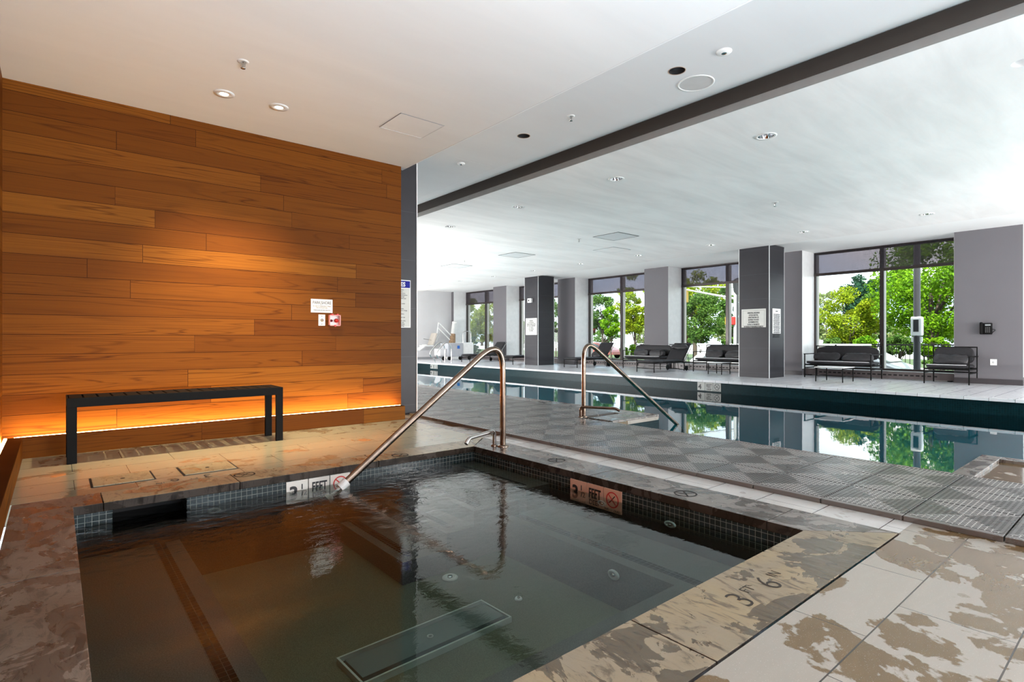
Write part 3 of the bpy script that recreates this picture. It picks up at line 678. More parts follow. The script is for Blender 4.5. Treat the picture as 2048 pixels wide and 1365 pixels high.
marker((1.245, SY1-.004, -.052), (1, 0, 0), (0, 0, 1), .15, M_marker, 'white depth marker reading 3 1/2 FEET DEEP in the back spa wall')
marker((SX1-.004, 2.774, -.052), (0, -1, 0), (0, 0, 1), .15, M_marker2, 'orange depth marker reading 3 1/2 FEET DEEP in the right spa wall')
M_mgrey = plain('marker_tile_grey', (.38, .38, .36), .3)
y0 = atX(1395, 772, 11.54).y
marker((11.54, y0, -.045), (0, -1, 0), (0, 0, 1), .19, M_mgrey, 'grey depth marker reading 4 FEET below the nearer slate column', ('4', 'f', 'n'), M_ink)
y0 = atX(861, 732, 11.54).y
marker((11.54, y0, -.045), (0, -1, 0), (0, 0, 1), .17, M_mgrey, 'small grey depth marker in the far pool wall below the ladder rails', ('4', 'f', 'n'), M_ink)
M_engr = plain('engraved_groove', (.03, .024, .018), .8)
def engraving(parts, origin, right, up, label, s=1.0):
    t = thing('engraved_depth', label, 'engraving', origin)
    for body, x, y, h in parts: put_text('characters', body, h*s, Vector(right)*x*s+Vector(up)*y*s+Vector((0, 0, .0012)), right, up, M_engr, t, ext=.0004, bold=-.0022*h/.15)
c = atZ(1497, 1217, 0)
ENG = [('3', 0, 0, .15), ('FT', .105, .055, .06), ('6', .215, 0, .15), ('IN', .32, .055, .06)]
engraving(ENG, (c.x, c.y, 0), (1, 0, 0), (0, 1, 0), 'depth 3 FT 6 IN engraved in the tan front spa coping')
c = atZ(425, 950, 0); engraving(ENG, (c.x, c.y+.03, 0), (-1, 0, 0), (0, -1, 0), 'depth 3 FT 6 IN engraved in the back spa coping near the skimmer lids', .9)
for (px, py), rt, lb in (((1371, 988), (0, -1, 0), 'no diving ring engraved in the right spa coping near the front corner'), ((1113, 921), (0, -1, 0), 'faint no diving ring engraved in the right spa coping near the handrail'),
              ((800, 911), (-1, 0, 0), 'no diving ring engraved in the back spa coping beneath the sloping handrail'), ((489, 950), (-1, 0, 0), 'no diving ring engraved in the back spa coping beside the engraved depth')):
    c = atZ(px, py, 0); rt = Vector(rt); upv = Vector((0, 0, 1)).cross(rt)
    t = thing('engraved_ring', lb, 'engraving', (c.x, c.y, 0)); no_dive(Vector((0, 0, .0012)), rt, upv, .07, 'ring_symbol', M_gloss_black, M_gloss_black, t, False)

# ------------------------------------------------------------------ wood-wall fittings, notices
W = 6.06
def plate_y(x0, z0, x1, z1, y, th, mat, parent, name='plate', bevel=.003):
    return obj(name, MB().box(x0, y-th, z0, x1, y, z1), mat, parent, bevel=bevel)
t = thing('name_plaque', 'white plaque reading PARK SHORE on the wood wall', 'sign', (2.285, W, 1.245))
plate_y(-.122, 0, .122, .15, 0, .008, M_white, t)
put_text('lettering', 'PARK|SHORE', .048, (0, -.0085, .095), (1, 0, 0), (0, 0, 1), M_ink, t, align='CENTER', width=.205)
M_goldink = plain('brown_ink', (.25, .16, .09), .5)
put_text('lettering', 'IN CASE OF EMERGENCY PRESS\nSPA STOP BUTTON', .018, (0, -.0085, .066), (1, 0, 0), (0, 0, 1), M_goldink, t, align='CENTER', width=.2)
put_text('lettering', 'TIMER RUNS FIFTEEN MINUTES', .016, (0, -.0085, .022), (1, 0, 0), (0, 0, 1), M_ink, t, align='CENTER', width=.19)
t = thing('timer_switch', 'narrow white wall plate with round button below the plaque', 'switch', (2.285, W, 1.10))
plate_y(-.038, 0, .038, .125, 0, .008, M_white, t); obj('button', MB().lathe([(.017, 0), (.016, .008), (.001, .010)], 20, c=(0, -.008, .062), T=TY), M_steel, t)
for z in (.018, .108): obj('screw', MB().lathe([(.005, 0), (.001, .002)], 10, c=(0, -.008, z), T=TY), M_ink, t)
t = thing('emergency_stop', 'clear box with red and dark emergency buttons right of the switch', 'emergency button', (2.42, W, 1.10))
plate_y(-.06, 0, .06, .125, 0, .01, M_white, t, 'back_plate'); M_pink = plain('pink_frame', (.75, .28, .25), .3)
obj('frame', MB().box(-.064, -.05, .0, -.056, -.01, .12).box(.056, -.05, 0, .064, -.01, .12).box(-.064, -.05, .115, .064, -.01, .123).box(-.064, -.05, .0, .064, -.01, .008), M_pink, t)
obj('red_button', MB().lathe([(.022, 0), (.022, .02), (.001, .024)], 20, c=(.025, -.01, .06), T=TY), M_red, t); obj('dark_button', MB().lathe([(.015, 0), (.014, .016), (.001, .018)], 20, c=(-.032, -.01, .058), T=TY), plain('maroon', (.12, .01, .02), .4), t)
for x in (-.03, .03): obj('hinge', MB().box(x-.012, -.052, .12, x+.012, -.01, .135), M_red, t)
obj('latch', MB().box(-.01, -.056, -.008, .01, -.04, .012), M_red, t)

t = thing('rules_sign', 'tall white rules sign with blue header, half hidden by the wood wall', 'sign', (3.26, 6.178, 1.095))
plate_y(-.10, 0, .205, .60, 0, .006, M_white, t, bevel=.004)
obj('header', MB().box(-.095, -.0085, .502, .195, -.006, .588), M_blue, t); obj('panel', MB().box(-.095, -.0082, .012, .192, -.006, .495), plain('panel_beige', (.60, .60, .55), .45), t)
put_text('lettering', 'LES', .075, (.024, -.0095, .518), (1, 0, 0), (0, 0, 1), M_white, t, bold=.002, width=.10)
ls = ['pregnant,', 'disease,', 'of pressure,', 'on medications', 'tub or spa', 'sultation and', 'tor.', '', 'been under', 'cool.', '', 'spa while', 'cohol or drugs.', '', 'hile alone.', '', 'the hot tub', '', 'as solo tubs,', 'ub or spa', 'may result', 'drowning.']
put_text('lettering', '\n'.join(ls), .0205, (.03, -.0088, .468), (1, 0, 0), (0, 0, 1), M_ink, t, space=1.05)

def notice(t, origin, right, w, h, lines, size, header=None, mat=M_plate, ink=M_ink):
    right = Vector(right); up = Vector((0, 0, 1)); nrm = right.cross(up); M = frameM((0, 0, 0), right, up)
    def bx(x0, y0, x1, y1, z0, z1): return MB().box(x0, y0, z0, x1, y1, z1, T=M)
    obj('plate', bx(-w/2, -h/2, w/2, h/2, .0, .010), mat, t, bevel=.002)
    e = .004; m = w*.06; b = MB()
    for a in ((-w/2+m, -h/2+m, w/2-m, -h/2+m+e), (-w/2+m, h/2-m-e, w/2-m, h/2-m), (-w/2+m, -h/2+m, -w/2+m+e, h/2-m), (w/2-m-e, -h/2+m, w/2-m, h/2-m)): b.box(a[0], a[1], .010, a[2], a[3], .0105, T=M)
    obj('border', b, ink, t)
    put_text('lettering', '\n'.join(lines), size, nrm*.0112+up*(h/2-m-size*1.5), right, up, ink, t, align='CENTER', width=w*.78, space=1.1, bold=.0012)
t = thing('prohibition_plaque', 'wide metal plaque of seven text lines on the dark face of the nearer column', 'sign', (13.4, 6.69, 1.475))
notice(t, None, (0, -1, 0), .62, .46, ['URINATING, DISCHARGE', 'OF FECAL MATTER,', 'EXPECTORATING OR', 'BLOWING THE NOSE', 'IN SWIMMING POOL', 'IS STRICTLY PROHIBITED', 'BY ORDER OF THE BOARD OF HEALTH'], .052)
t = thing('pool_rules_notice', 'tall white framed pool rules notice on the lit face of the nearer column', 'sign', (13.77, 6.3, 1.40))
notice(t, None, (1, 0, 0), .44, .62, ['POOL RULES', '']+['No running or diving permitted in pool area', 'Shower before entering the swimming pool', 'No glass containers and no pets allowed', 'Children must be with an adult at all times']*4, .034, mat=M_white, ink=M_ink)
t = thing('small_plaque', 'small pale plaque with centred text on the farther column', 'sign', (13.55, 15.17, 1.42))
notice(t, None, (0, -1, 0), .62, .62, ['WARNING', 'NO LIFEGUARD', 'PERSONS UNDER SIXTEEN', 'MUST BE ACCOMPANIED', 'BY A PARENT', 'OR GUARDIAN', 'NO DIVING'], .055)
t = thing('wall_sensor', 'small white camera box high on the dark face of the farther column', 'sensor', (13.55, 15.2, 2.36))
obj('housing', MB().box(-.09, -.10, -.06, 0, .10, .10), M_white, t, bevel=.01); obj('lens', MB().lathe([(.03, 0), (.025, .01), (.001, .012)], 16, c=(-.09, .02, .02), T=TX), M_black, t)
p = atX(1974, 657, 15.2)
t = thing('wall_phone', 'black telephone mounted on the grey wall beside the armchair', 'telephone', (15.2, p.y, p.z))
obj('body', MB().box(-.07, -.09, -.13, 0, .09, .11), M_black, t, bevel=.012); obj('handset', MB().box(-.12, .055, -.13, -.06, .105, .13), M_black, t, bevel=.018)
kp = MB()
for i in range(3):
    for j in range(4): kp.box(-.076, -.06+i*.03, -.09+j*.03, -.069, -.042+i*.03, -.072+j*.03)
obj('keypad', kp, plain('key_grey', (.12, .12, .12), .4), t); obj('display', MB().box(-.075, -.07, .05, -.069, .02, .085), plain('display_grey', (.3, .32, .32), .2), t)
obj('cord', MB().tube(smooth([(-.05, -.09, -.02), (-.05, -.14, -.04), (-.02, -.10, -.08), (-.01, -.07, -.13)]), .006, 8), M_black, t)
p = atX(1872, 725, 15.2); p = atX(1987, 725, 15.2)
t = thing('wall_outlet', 'square white outlet plate on the grey wall below the telephone', 'outlet', (15.2, p.y, p.z))
obj('plate', MB().box(-.008, -.055, -.065, 0, .055, .065), M_white, t, bevel=.003); obj('socket', MB().lathe([(.02, 0), (.018, .004), (.001, .002)], 20, c=(-.008, 0, 0), T=TX), plain('socket_grey', (.5, .5, .5), .5), t)
# ------------------------------------------------------------------ ceiling fixtures
def ring(r0, r1, h, T=None): return MB().lathe([(r0, 0), (r0, -h), (r1, -h), (r1, 0)], 32, T=T)
def downlight(x, y, label, group):
    t = thing('downlight', label, 'ceiling light', (x, y, POOL_H), group=group)
    obj('trim_ring', ring(.115, .084, .006), M_white, t)
    obj('reflector', MB().lathe([(.083, -.002), (.080, .05), (.055, .13), (.03, .135)], 28), M_chrome, t); obj('bulb', MB().lathe([(.03, .134), (.034, .11), (.022, .095), (.001, .092)], 16), M_whited, t)
    return t
base = None
for i, (LL, g, lb) in enumerate(((DL, 'chrome downlights in the row nearest the fascia', 'chrome downlight in the row beside the long fascia'), (DR, 'downlights in the row near the windows', 'chrome downlight in the row near the windows'))):
    kk = 0
    for x, y in LL:
        if y < 1 or y > 22.6: continue
        lb2 = lb+', '+ORD[kk]+' from the camera'; kk += 1
        if base is None: base = downlight(x, y, lb2, g)
        else: dup(base, (x, y, POOL_H), None, lb2, g)
for (x, y), lb in zip(LAMPS, ('lit white recessed lamp above the wood wall, left of the pair', 'lit white recessed lamp above the wood wall, right of the pair')):
    t = thing('recessed_lamp', lb, 'ceiling light', (x, y, SPA_H), group='lit lamps above the wood wall')
    obj('trim_ring', ring(.082, .036, .007), M_whited, t); obj('lens', MB().lathe([(.036, -.004), (.001, -.004)], 24), M_lamp, t)
    light('lamp_beam', 'SPOT', (x, y+.0, SPA_H-.02), aim((0, .22, -1)), 300, (1, .79, .50), spot_size=R(70), spot_blend=.9, shadow_soft_size=.03)
for i, (x, y) in enumerate(HOLES):
    t = thing('open_ceiling_can', ('open dark lamp hole in the ceiling beside the speaker ring', 'open dark lamp hole in the ceiling farther along the fascia')[i], 'ceiling opening', (x, y, MID_H), group='open lamp holes')
    obj('can', MB().lathe([(.071, .0), (.071, .15), (.001, .15)], 28), M_gloss_black, t); obj('edge', ring(.078, .071, .002), plain('raw_edge', (.45, .33, .25), .8) if i == 0 else bpy.data.materials['raw_edge'], t)
def sprinkler(x, y, z, label, s=1.0):
    t = thing('sprinkler_head', label, 'sprinkler', (x, y, z), group='ceiling sprinklers')
    obj('escutcheon', MB().lathe([(.042*s, 0), (.040*s, -.004), (.02*s, -.010), (.018*s, -.004), (.001, -.004)], 24), M_whited, t)
    obj('stem', MB().tube([(0, 0, -.004), (0, 0, -.05*s)], .006*s, 10).tube([(.014*s, 0, -.008), (.014*s, 0, -.035*s), (0, 0, -.05*s)], .0025*s, 6).tube([(-.014*s, 0, -.008), (-.014*s, 0, -.035*s), (0, 0, -.05*s)], .0025*s, 6), M_steel, t)
    obj('deflector', MB().lathe([(.001, -.05*s), (.017*s, -.052*s), (.017*s, -.054*s), (.001, -.054*s)], 16), M_steel, t)
sprinkler(1.105, 4.536, SPA_H, 'sprinkler head in the low spa ceiling'); sprinkler(4.219, 4.093, MID_H, 'small sprinkler head between the two open lamp holes')
sprinkler(9.187, 8.659, POOL_H, 'tiny sprinkler head beside the nearest ceiling panel over the pool', 1.3); sprinkler(9.079, 13.055, POOL_H, 'tiny far sprinkler head near the farthest ceiling panel', 1.3)
sprinkler(9.259, 4.257, POOL_H, 'tiny sprinkler head over the pool right of the chrome downlights', 1.3)
def dome(x, y, z, label, r):
    t = thing('ceiling_sensor', label, 'sensor', (x, y, z))
    obj('base_ring', MB().lathe([(r, 0), (r, -.006), (r*.8, -.016), (r*.35, -.019)], 28), M_white, t); obj('lens', MB().lathe([(r*.36, -.018), (r*.28, -.012), (.001, -.011)], 20), M_steel, t)
dome(4.244, 2.369, MID_H, 'large round white ceiling sensor above the speaker ring', .062); dome(4.217, 6.146, MID_H, 'small round white ceiling sensor near the slate partition', .055)
t = thing('ceiling_speaker', 'wide flat round speaker ring flush in the middle ceiling', 'speaker', (4.57, 2.83, MID_H))
obj('rim', ring(.165, .148, .006), M_whited, t); obj('grille', MB().lathe([(.148, -.003), (.001, -.003)], 40), plain('grille_grey', (.52, .51, .50), .7), t)
def panel(pts, z, label, mat, w=.008, ink=None):
    c = sum((Vector(p) for p in pts), Vector((0, 0)))/4; t = thing('access_panel', label, 'ceiling panel', (c.x, c.y, z), group='flush ceiling panels')
    P = [Vector(p)-c for p in pts]; m = MB(); e = MB()
    m.poly(P, -.004, 0); obj('door', m, mat, t)
    for i in range(4):
        a, b = P[i], P[(i+1) % 4]; d = (b-a).normalized()*w; n = Vector((-d.y, d.x)); e.poly([a, b, b+n, a+n] if (a+n).length < 9e9 else [], -.0065, 0)
    obj('edge_frame', e, ink or M_piping, t)
panel([(2.49, 4.62), (2.97, 4.62), (2.97, 5.06), (2.49, 5.06)], SPA_H, 'faint square access panel in the low spa ceiling', M_ceil_spa, .004)
M_pdoor = ceiling('panel_paint', (.70, .71, .71), .4)
for x, y, s, lb in ((9.6, 7.93, .36, 'square ceiling panel over the pool, nearest and darkest outlined'), (9.65, 11.4, .36, 'square ceiling panel over the pool, second along the row'), (9.64, 14.3, .36, 'square ceiling panel over the pool, farthest along the row'),
                    (10.98, 9.2, .34, 'faint square ceiling panel just beyond the nearest one')):
    panel([(x-s, y-s), (x+s, y-s), (x+s, y+s), (x-s, y+s)], POOL_H, lb, M_pdoor if x < 10 else M_ceil_pool, .012, M_bronze if x < 10 else M_piping)
struct('trim_7', MB().box(3.36, 6.0, MID_H-.0015, 4.70, 6.006, MID_H), M_piping)

# ------------------------------------------------------------------ furniture by the windows (front faces -x)
def sofa(x, y, w, label, cat, name, group=None):
    t = thing(name, label, cat, (x, y, 0), group=group); h = w/2; r = .011
    for s in (-1, 1):
        obj('leg', MB().box(-.37-r, s*h-r, 0, -.37+r, s*h+r, .585), M_black, t, bevel=.002); obj('leg', MB().box(.36-r, s*h-r, 0, .36+r, s*h+r, .79), M_black, t, bevel=.002)
        obj('armrest', MB().box(-.385, s*h-.02, .572, .36, s*h+.02, .592), M_black, t, bevel=.004)
        obj('side_rail', MB().box(-.37, s*h-.009, .225, .36, s*h+.009, .25), M_black, t)
    obj('seat_frame', MB().box(-.37, -h, .30, -.345, h, .335).box(.33, -h, .30, .355, h, .335).box(-.37, -h, .30, .36, -h+.02, .33).box(-.37, h-.02, .30, .36, h, .33).box(.34, -h, .22, .36, h, .245), M_black, t)
    obj('back_frame', MB().box(.345, -h, .765, .365, h, .79), M_black, t)
    obj('seat_cushion', MB().cushion((-.02, 0, .375), (.74, w-.05, .085), .05, .012, y, 10, e=.12), M_fabric, t)
    obj('seat_edge', MB().tube([(-.382, -h+.04, .41), (-.382, h-.04, .41)], .009, 6), M_piping, t)
    T = Matrix.Rotation(R(12), 4, 'Y')
    obj('back_cushion', MB().cushion((.285, 0, .60), (.10, w-.06, .36), .05, .014, y+3, 10, T=T, e=.12), M_fabric, t)
    return t
def pillow(x, y, z, w, label, seed, rot=(0, R(28), 0), size=(.12, .24), group='loose pillows'):
    T = Euler(rot).to_matrix().to_4x4()
    o = obj('pillow', MB().cushion((0, 0, 0), (size[0], w, size[1]), .22, .035, seed, 14, T=T, e=.35), M_fabric2); o.location = (x, y, z)
    return tag(o, label, 'pillow', group)
sofa(14.88, 5.20, 1.46, 'black framed two-seat sofa with charcoal cushions before the widest window', 'sofa', 'sofa', 'black two-seat sofas')
sofa(14.90, 8.35, 1.46, 'black framed two-seat sofa half hidden by the nearer slate column', 'sofa', 'sofa', 'black two-seat sofas')
sofa(14.92, 10.98, 1.46, 'black framed two-seat sofa behind the lounger at the grey pier', 'sofa', 'sofa', 'black two-seat sofas')
sofa(14.85, 3.07, .76, 'black framed armchair with charcoal cushions beside the wall telephone', 'armchair', 'armchair')
for x, y, w, lb, sd in ((14.99, 5.58, .62, 'crumpled charcoal pillow on the left of the sofa before the widest window', 1), (14.97, 4.88, .66, 'crumpled charcoal pillow on the right of the sofa before the widest window', 2),
                        (15.0, 8.66, .56, 'shiny creased pillow on the sofa behind the small side table', 3), (15.0, 8.03, .56, 'creased pillow next to the nearer slate column', 4),
                        (15.02, 11.3, .56, 'low grey pillow at the left of the far sofa', 5), (15.0, 10.66, .56, 'dark bunched pillow at the right of the far sofa', 6), (14.95, 3.08, .62, 'long creased charcoal pillow on the armchair', 7)):
    pillow(x-.03, y, .50, w, lb, sd)
def lounger(x, y, label, rz=0):
    t = thing('sun_lounger', label, 'sun lounger', (x, y, 0), rz, 'charcoal sun loungers'); h = .30; r = .010
    for sx in (-.95, .55):
        for s in (-1, 1): obj('leg', MB().box(sx-r, s*h-r, 0, sx+r, s*h+r, .27), M_black, t)
    obj('frame', MB().box(-.97, -h-.012, .25, .62, -h+.012, .275).box(-.97, h-.012, .25, .62, h+.012, .275).box(-.97, -h, .25, -.945, h, .275).box(.60, -h, .25, .62, h, .275), M_black, t)
    obj('stretcher', MB().box(-.955, -h, .10, -.945, h, .115).box(-.4, -h, .15, -.385, h, .165), M_black, t)
    obj('foot_cushion', MB().cushion((-.72, 0, .305), (.50, .60, .07), .05, .006, y, 8, e=.12), M_fabric, t); obj('seat_cushion', MB().cushion((.02, 0, .305), (.98, .60, .07), .05, .008, y+1, 8, e=.12), M_fabric, t)
    a = R(-50); T = Matrix.Rotation(a, 4, 'Y'); c = Vector((.50, 0, .31))+Vector((math.cos(-a)*.33, 0, math.sin(-a)*.33))
    obj('backrest', MB().cushion(c, (.70, .60, .065), .05, .008, y+2, 8, T=T, e=.12), M_fabric, t)
    e = Vector((math.cos(-a), 0, math.sin(-a))); b = MB(); n = Vector((e.z, 0, -e.x))*.045
    for s in (-1, 1): b.tube([Vector((.50, s*.305, .29))+n, Vector((.50, s*.305, .29))+e*.71+n], .010, 6)
    b.tube([Vector((.50, -.305, .29))+e*.71+n, Vector((.50, .305, .29))+e*.71+n], .010, 6)
    obj('backrest_frame', b, M_steel, t)
    obj('prop', MB().tube([Vector((.50, .2, .29))+e*.5+n, (1.02, .2, .02)], .007, 6).tube([Vector((.50, -.2, .29))+e*.5+n, (1.02, -.2, .02)], .007, 6).tube([(1.02, -.2, .008), (1.02, .2, .008)], .007, 6), M_black, t)
    for s in (-1, 1): obj('wheel', MB().lathe([(.001, -.012), (.075, -.012), (.08, 0), (.075, .012), (.001, .012)], 20, c=(.62, s*.33, .08), T=TY), M_black, t)
    return t
lounger(14.03, 9.72, 'charcoal sun lounger with raised back and bolster, nearest to the small side table')
lounger(14.25, 12.92, 'charcoal sun lounger with raised back before the middle window')
lounger(14.05, 16.0, 'flat charcoal sun lounger end showing left of the farther slate column')
lounger(14.05, 18.75, 'charcoal sun lounger with raised back before the farthest window')
pillow(14.80, 9.72, .70, .58, 'fat grey bolster high on the nearest raised lounger back', 8, (0, R(40), 0), (.16, .17))
pillow(14.62, 12.90, .42, .46, 'shiny creased pillow low on the lounger before the middle window', 9, (0, R(50), 0), (.12, .26))
pillow(14.42, 18.72, .42, .46, 'small creased pillow low on the farthest raised lounger', 10, (0, R(50), 0), (.12, .26))
def table(x, y, a, b, h, label):
    t = thing('side_table', label, 'side table', (x, y, 0), group='low pale-topped tables')
    obj('table_top', MB().box(-a, -b, h-.016, a, b, h), M_whited, t, bevel=.004)
    for sx in (-1, 1):
        for sy in (-1, 1): obj('leg', MB().box(sx*(a-.025)-.009, sy*(b-.025)-.009, 0, sx*(a-.025)+.009, sy*(b-.025)+.009, h-.016), M_black, t)
    m = MB()
    for sy in (-1, 1): m.box(-a+.025, sy*(b-.025)-.006, .12, a-.025, sy*(b-.025)+.006, .135)
    m.box(-.01, -b+.025, .12, .01, b-.025, .135); m.box(-a+.02, -b+.02, h-.04, a-.02, -b+.03, h-.016); m.box(-a+.02, b-.03, h-.04, a-.02, b-.02, h-.016)
    obj('rails', m, M_black, t)
table(13.50, 4.88, .33, .30, .33, 'low pale-topped table in front of the sofa at the widest window')
table(13.93, 7.92, .24, .22, .32, 'small pale-topped table beside the nearer slate column')

# ------------------------------------------------------------------ pool lift and cleaner cart at the far end
def F(px, py, y=22.4): return atY(px, py, y)
g0 = F(905, 717); t = thing('pool_lift', 'white pool lift with long arm and hanging seat in the far corner', 'pool lift', (g0.x, 22.4, 0)); o0 = Vector((g0.x, 22.4, 0))
def L(px, py, dy=0): v = F(px, py)-o0; v.y += dy; return v
obj('base', MB().box(-.3, -.3, 0, .3, .3, .16), M_whited, t, bevel=.02)
obj('mast', MB().tube([(0, 0, .1), L(903, 690), L(908, 648)], [.10, .11, .10], 14), M_whited, t); obj('mast_cap', MB().lathe([(.001, .08), (.12, .06), (.12, -.04), (.10, -.05)], 18, c=L(909, 646)), M_white, t)
M_tan = plain('tan_cover', (.36, .23, .13), .7, var=.5, scale=9, bump=.4)
obj('wrapped_cover', MB().tube([L(902, 692), L(905, 683), L(906, 668)], [.17, .15, .12], 12), M_tan, t)
obj('arm', MB().tube([L(902, 671), L(878, 646)], .028, 10), M_white, t); obj('arm', MB().tube([L(900, 680), L(876, 656)], .028, 10), M_white, t)
obj('hanger', MB().tube([L(877, 645), L(872, 684)], .022, 10).tube([L(879, 664), L(873, 684)], .014, 8), M_white, t)
def slab(a, b, w, th):
    a, b = L(*a), L(*b); d = (b-a).normalized(); n = Vector((-d.z, 0, d.x))*th/2; y = Vector((0, w/2, 0)); m = MB()
    v = [a-n-y, a+n-y, b+n-y, b-n-y, a-n+y, a+n+y, b+n+y, b-n+y]
    return m.add(v, [(0, 1, 2, 3), (7, 6, 5, 4), (0, 4, 5, 1), (1, 5, 6, 2), (2, 6, 7, 3), (3, 7, 4, 0)])
obj('seat_back', slab((861, 691), (869, 667), .45, .09), M_beige, t, bevel=.02); obj('seat', slab((843, 692), (863, 692), .45, .06), M_white, t, bevel=.02); obj('leg_rest', slab((834, 701), (850, 690), .4, .05), M_white, t, bevel=.01)
obj('arm_loop', MB().tube([L(863, 681), L(847, 678)], .014, 8), M_steel, t)
g1 = atY(903, 719, 21.2); t = thing('cleaner_cart', 'pale grey wheeled cleaner cart before the farthest window', 'cart', (g1.x, 21.2, 0))
obj('front_box', MB().box(-.42, -.35, .16, .42, .3, .78), plain('cart_grey', (.42, .43, .46), .4), t, bevel=.04); obj('rear_box', MB().box(.42, -.3, .16, 1.05, .3, .80), M_white, t, bevel=.05)
obj('side_pod', MB().box(-.78, -.25, .2, -.42, .25, .52), M_piping, t, bevel=.03); obj('badge', MB().box(.08, -.356, .52, .22, -.349, .66), plain('badge_blue', (.03, .14, .5), .4), t)
obj('handle', MB().tube(bend([(.5, -.2, .78), (.5, -.2, 1.32), (.95, -.2, 1.32), (.95, -.2, .78)], .12, 6), .018, 8), M_steel, t)
for x in (-.6, -.3, .3, .8): obj('wheel', MB().lathe([(.001, -.03), (.085, -.03), (.09, 0), (.085, .03), (.001, .03)], 16, c=(x, -.28, .09), T=TY), M_black, t)

# ------------------------------------------------------------------ outside
GZ = -.85
M_pave = plain('pavement_concrete', (.42, .42, .41), .8, var=.15, scale=.6); M_grass = plain('grass', (.05, .085, .015), .9, var=.4, scale=2); M_road = plain('asphalt', (.30, .30, .30), .8)
struct('ground_outside', MB().box(16.2, -60, GZ-.2, 140, 150, GZ), M_pave)
struct('road_outside', MB().box(18.0, -60, GZ, 22.2, 150, GZ+.01), M_road)
struct('ground_lawn', MB().box(24.6, -60, GZ-.1, 60, 150, GZ+.002), M_grass)
def leafmat(name, a, b, tr=.35):
    t = NT(name); n = t.noise(t.pos(), 2.6, 3, .6); r = t.n('ObjectInfo').outputs['Random']
    wn2 = t.n('TexWhiteNoise', {'Vector': t.mapv(t.pos(), (6, 6, 6))}).outputs[0]
    c = t.mix(t.ramp(n, [(.35, 0), (.65, 1)]), a, b); c = t.mix(t.ma('MULTIPLY', wn2, .35), c, tuple(k*.45 for k in a))
    d = t.n('BsdfDiffuse', {'Color': c}); s = t.n('BsdfTranslucent', {'Color': c}); m = t.n('MixShader', {0: tr, 1: d.outputs[0], 2: s.outputs[0]})
    t.t.links.new(m.outputs[0], t.out.inputs[0]); return t.m
LM = {'yellow': leafmat('leaf_yellow', (.33, .38, .02), (.14, .24, .018)), 'bright': leafmat('leaf_bright', (.20, .36, .015), (.085, .22, .015)),
      'mid': leafmat('leaf_mid', (.12, .21, .04), (.055, .13, .03)), 'dark': leafmat('leaf_dark', (.045, .11, .06), (.025, .07, .04)), 'pale': leafmat('leaf_pale', (.30, .34, .14), (.17, .25, .08)), 'red': leafmat('leaf_red', (.16, .04, .03), (.09, .03, .02))}
M_bark = plain('bark', (.07, .05, .035), .9, var=.4, scale=6)
def tree(px, x, ytop, ybase, wpx, kind, label, name='tree', nl=5200, ls=.13, trunk=True, blobs=34, seed=1, yb=None, group='trees beyond the windows', cat='tree', droop=0):
    rnd = random.Random(seed); c = atX(px, HZ, x); w = c.x*SN+c.y*CS; k = w/FOC
    zt, zb = EYE+(HZ-ytop)*k, EYE+(HZ-ybase)*k; rr = wpx*k/2
    t = thing(name, label, cat, (x, c.y, GZ), group=group); zt -= GZ; zb -= GZ; zc = (zt+zb)/2; hh = (zt-zb)/2
    bl = []
    for i in range(blobs):
        while True:
            p = Vector((rnd.uniform(-1, 1), rnd.uniform(-1, 1), rnd.uniform(-1, 1)))
            if p.length < 1: break
        p = p.normalized()*(p.length**.55); bl.append((Vector((p.x*rr*.85, p.y*rr*.85, zc+p.z*hh*.85)), rnd.uniform(.22, .40)*min(rr, hh*1.1)))
    m = MB(); vs = []; fs = []; nl = int(nl*1.5); ls *= .85
    for i in range(nl):
        b, r = bl[rnd.randrange(blobs)]; d = Vector((rnd.gauss(0, 1), rnd.gauss(0, 1), rnd.gauss(0, 1))).normalized()*r*rnd.random()**.4
        p = b+Vector((d.x, d.y, d.z*.8))
        if droop: p.z -= droop*rnd.random()**3*abs(d.x+d.y)
        a = Vector((rnd.gauss(0, 1), rnd.gauss(0, 1), rnd.gauss(0, .7))).normalized(); e = a.cross(Vector((rnd.gauss(0, 1), rnd.gauss(0, 1), rnd.gauss(0, 1)))).normalized(); q = ls*rnd.uniform(.6, 1.3)
        n = len(vs); vs += [p-a*q*.5, p+e*q*.32, p+a*q*.5, p-e*q*.32]; fs.append((n, n+1, n+2, n+3))
    m.add(vs, fs); tag(obj('foliage', m, LM[kind], t), kind='stuff')
    if trunk:
        tm = MB(); tr = max(.04, rr*.06)
        stems = 5 if trunk == 'multi' else 1
        for s in range(stems):
            off = Vector((rnd.uniform(-.2, .2), rnd.uniform(-.25, .25), 0)) if stems > 1 else Vector((0, 0, 0)); q = tr*(.55 if stems > 1 else 1)
            top = Vector((off.x*4, off.y*4, zc)); tm.tube([off, off+Vector((0, 0, zb*.7)), top], [q*1.2, q, q*.5], 8)
        for i in range(12):
            b = bl[i][0]; s = Vector((0, 0, zb*.75+rnd.random()*hh*.6)); tm.tube([s, (s+b)/2+Vector((0, 0, .1)), b], [tr*.45, tr*.3, tr*.1], 6)
        obj('trunk', tm, M_bark, t)
    return t
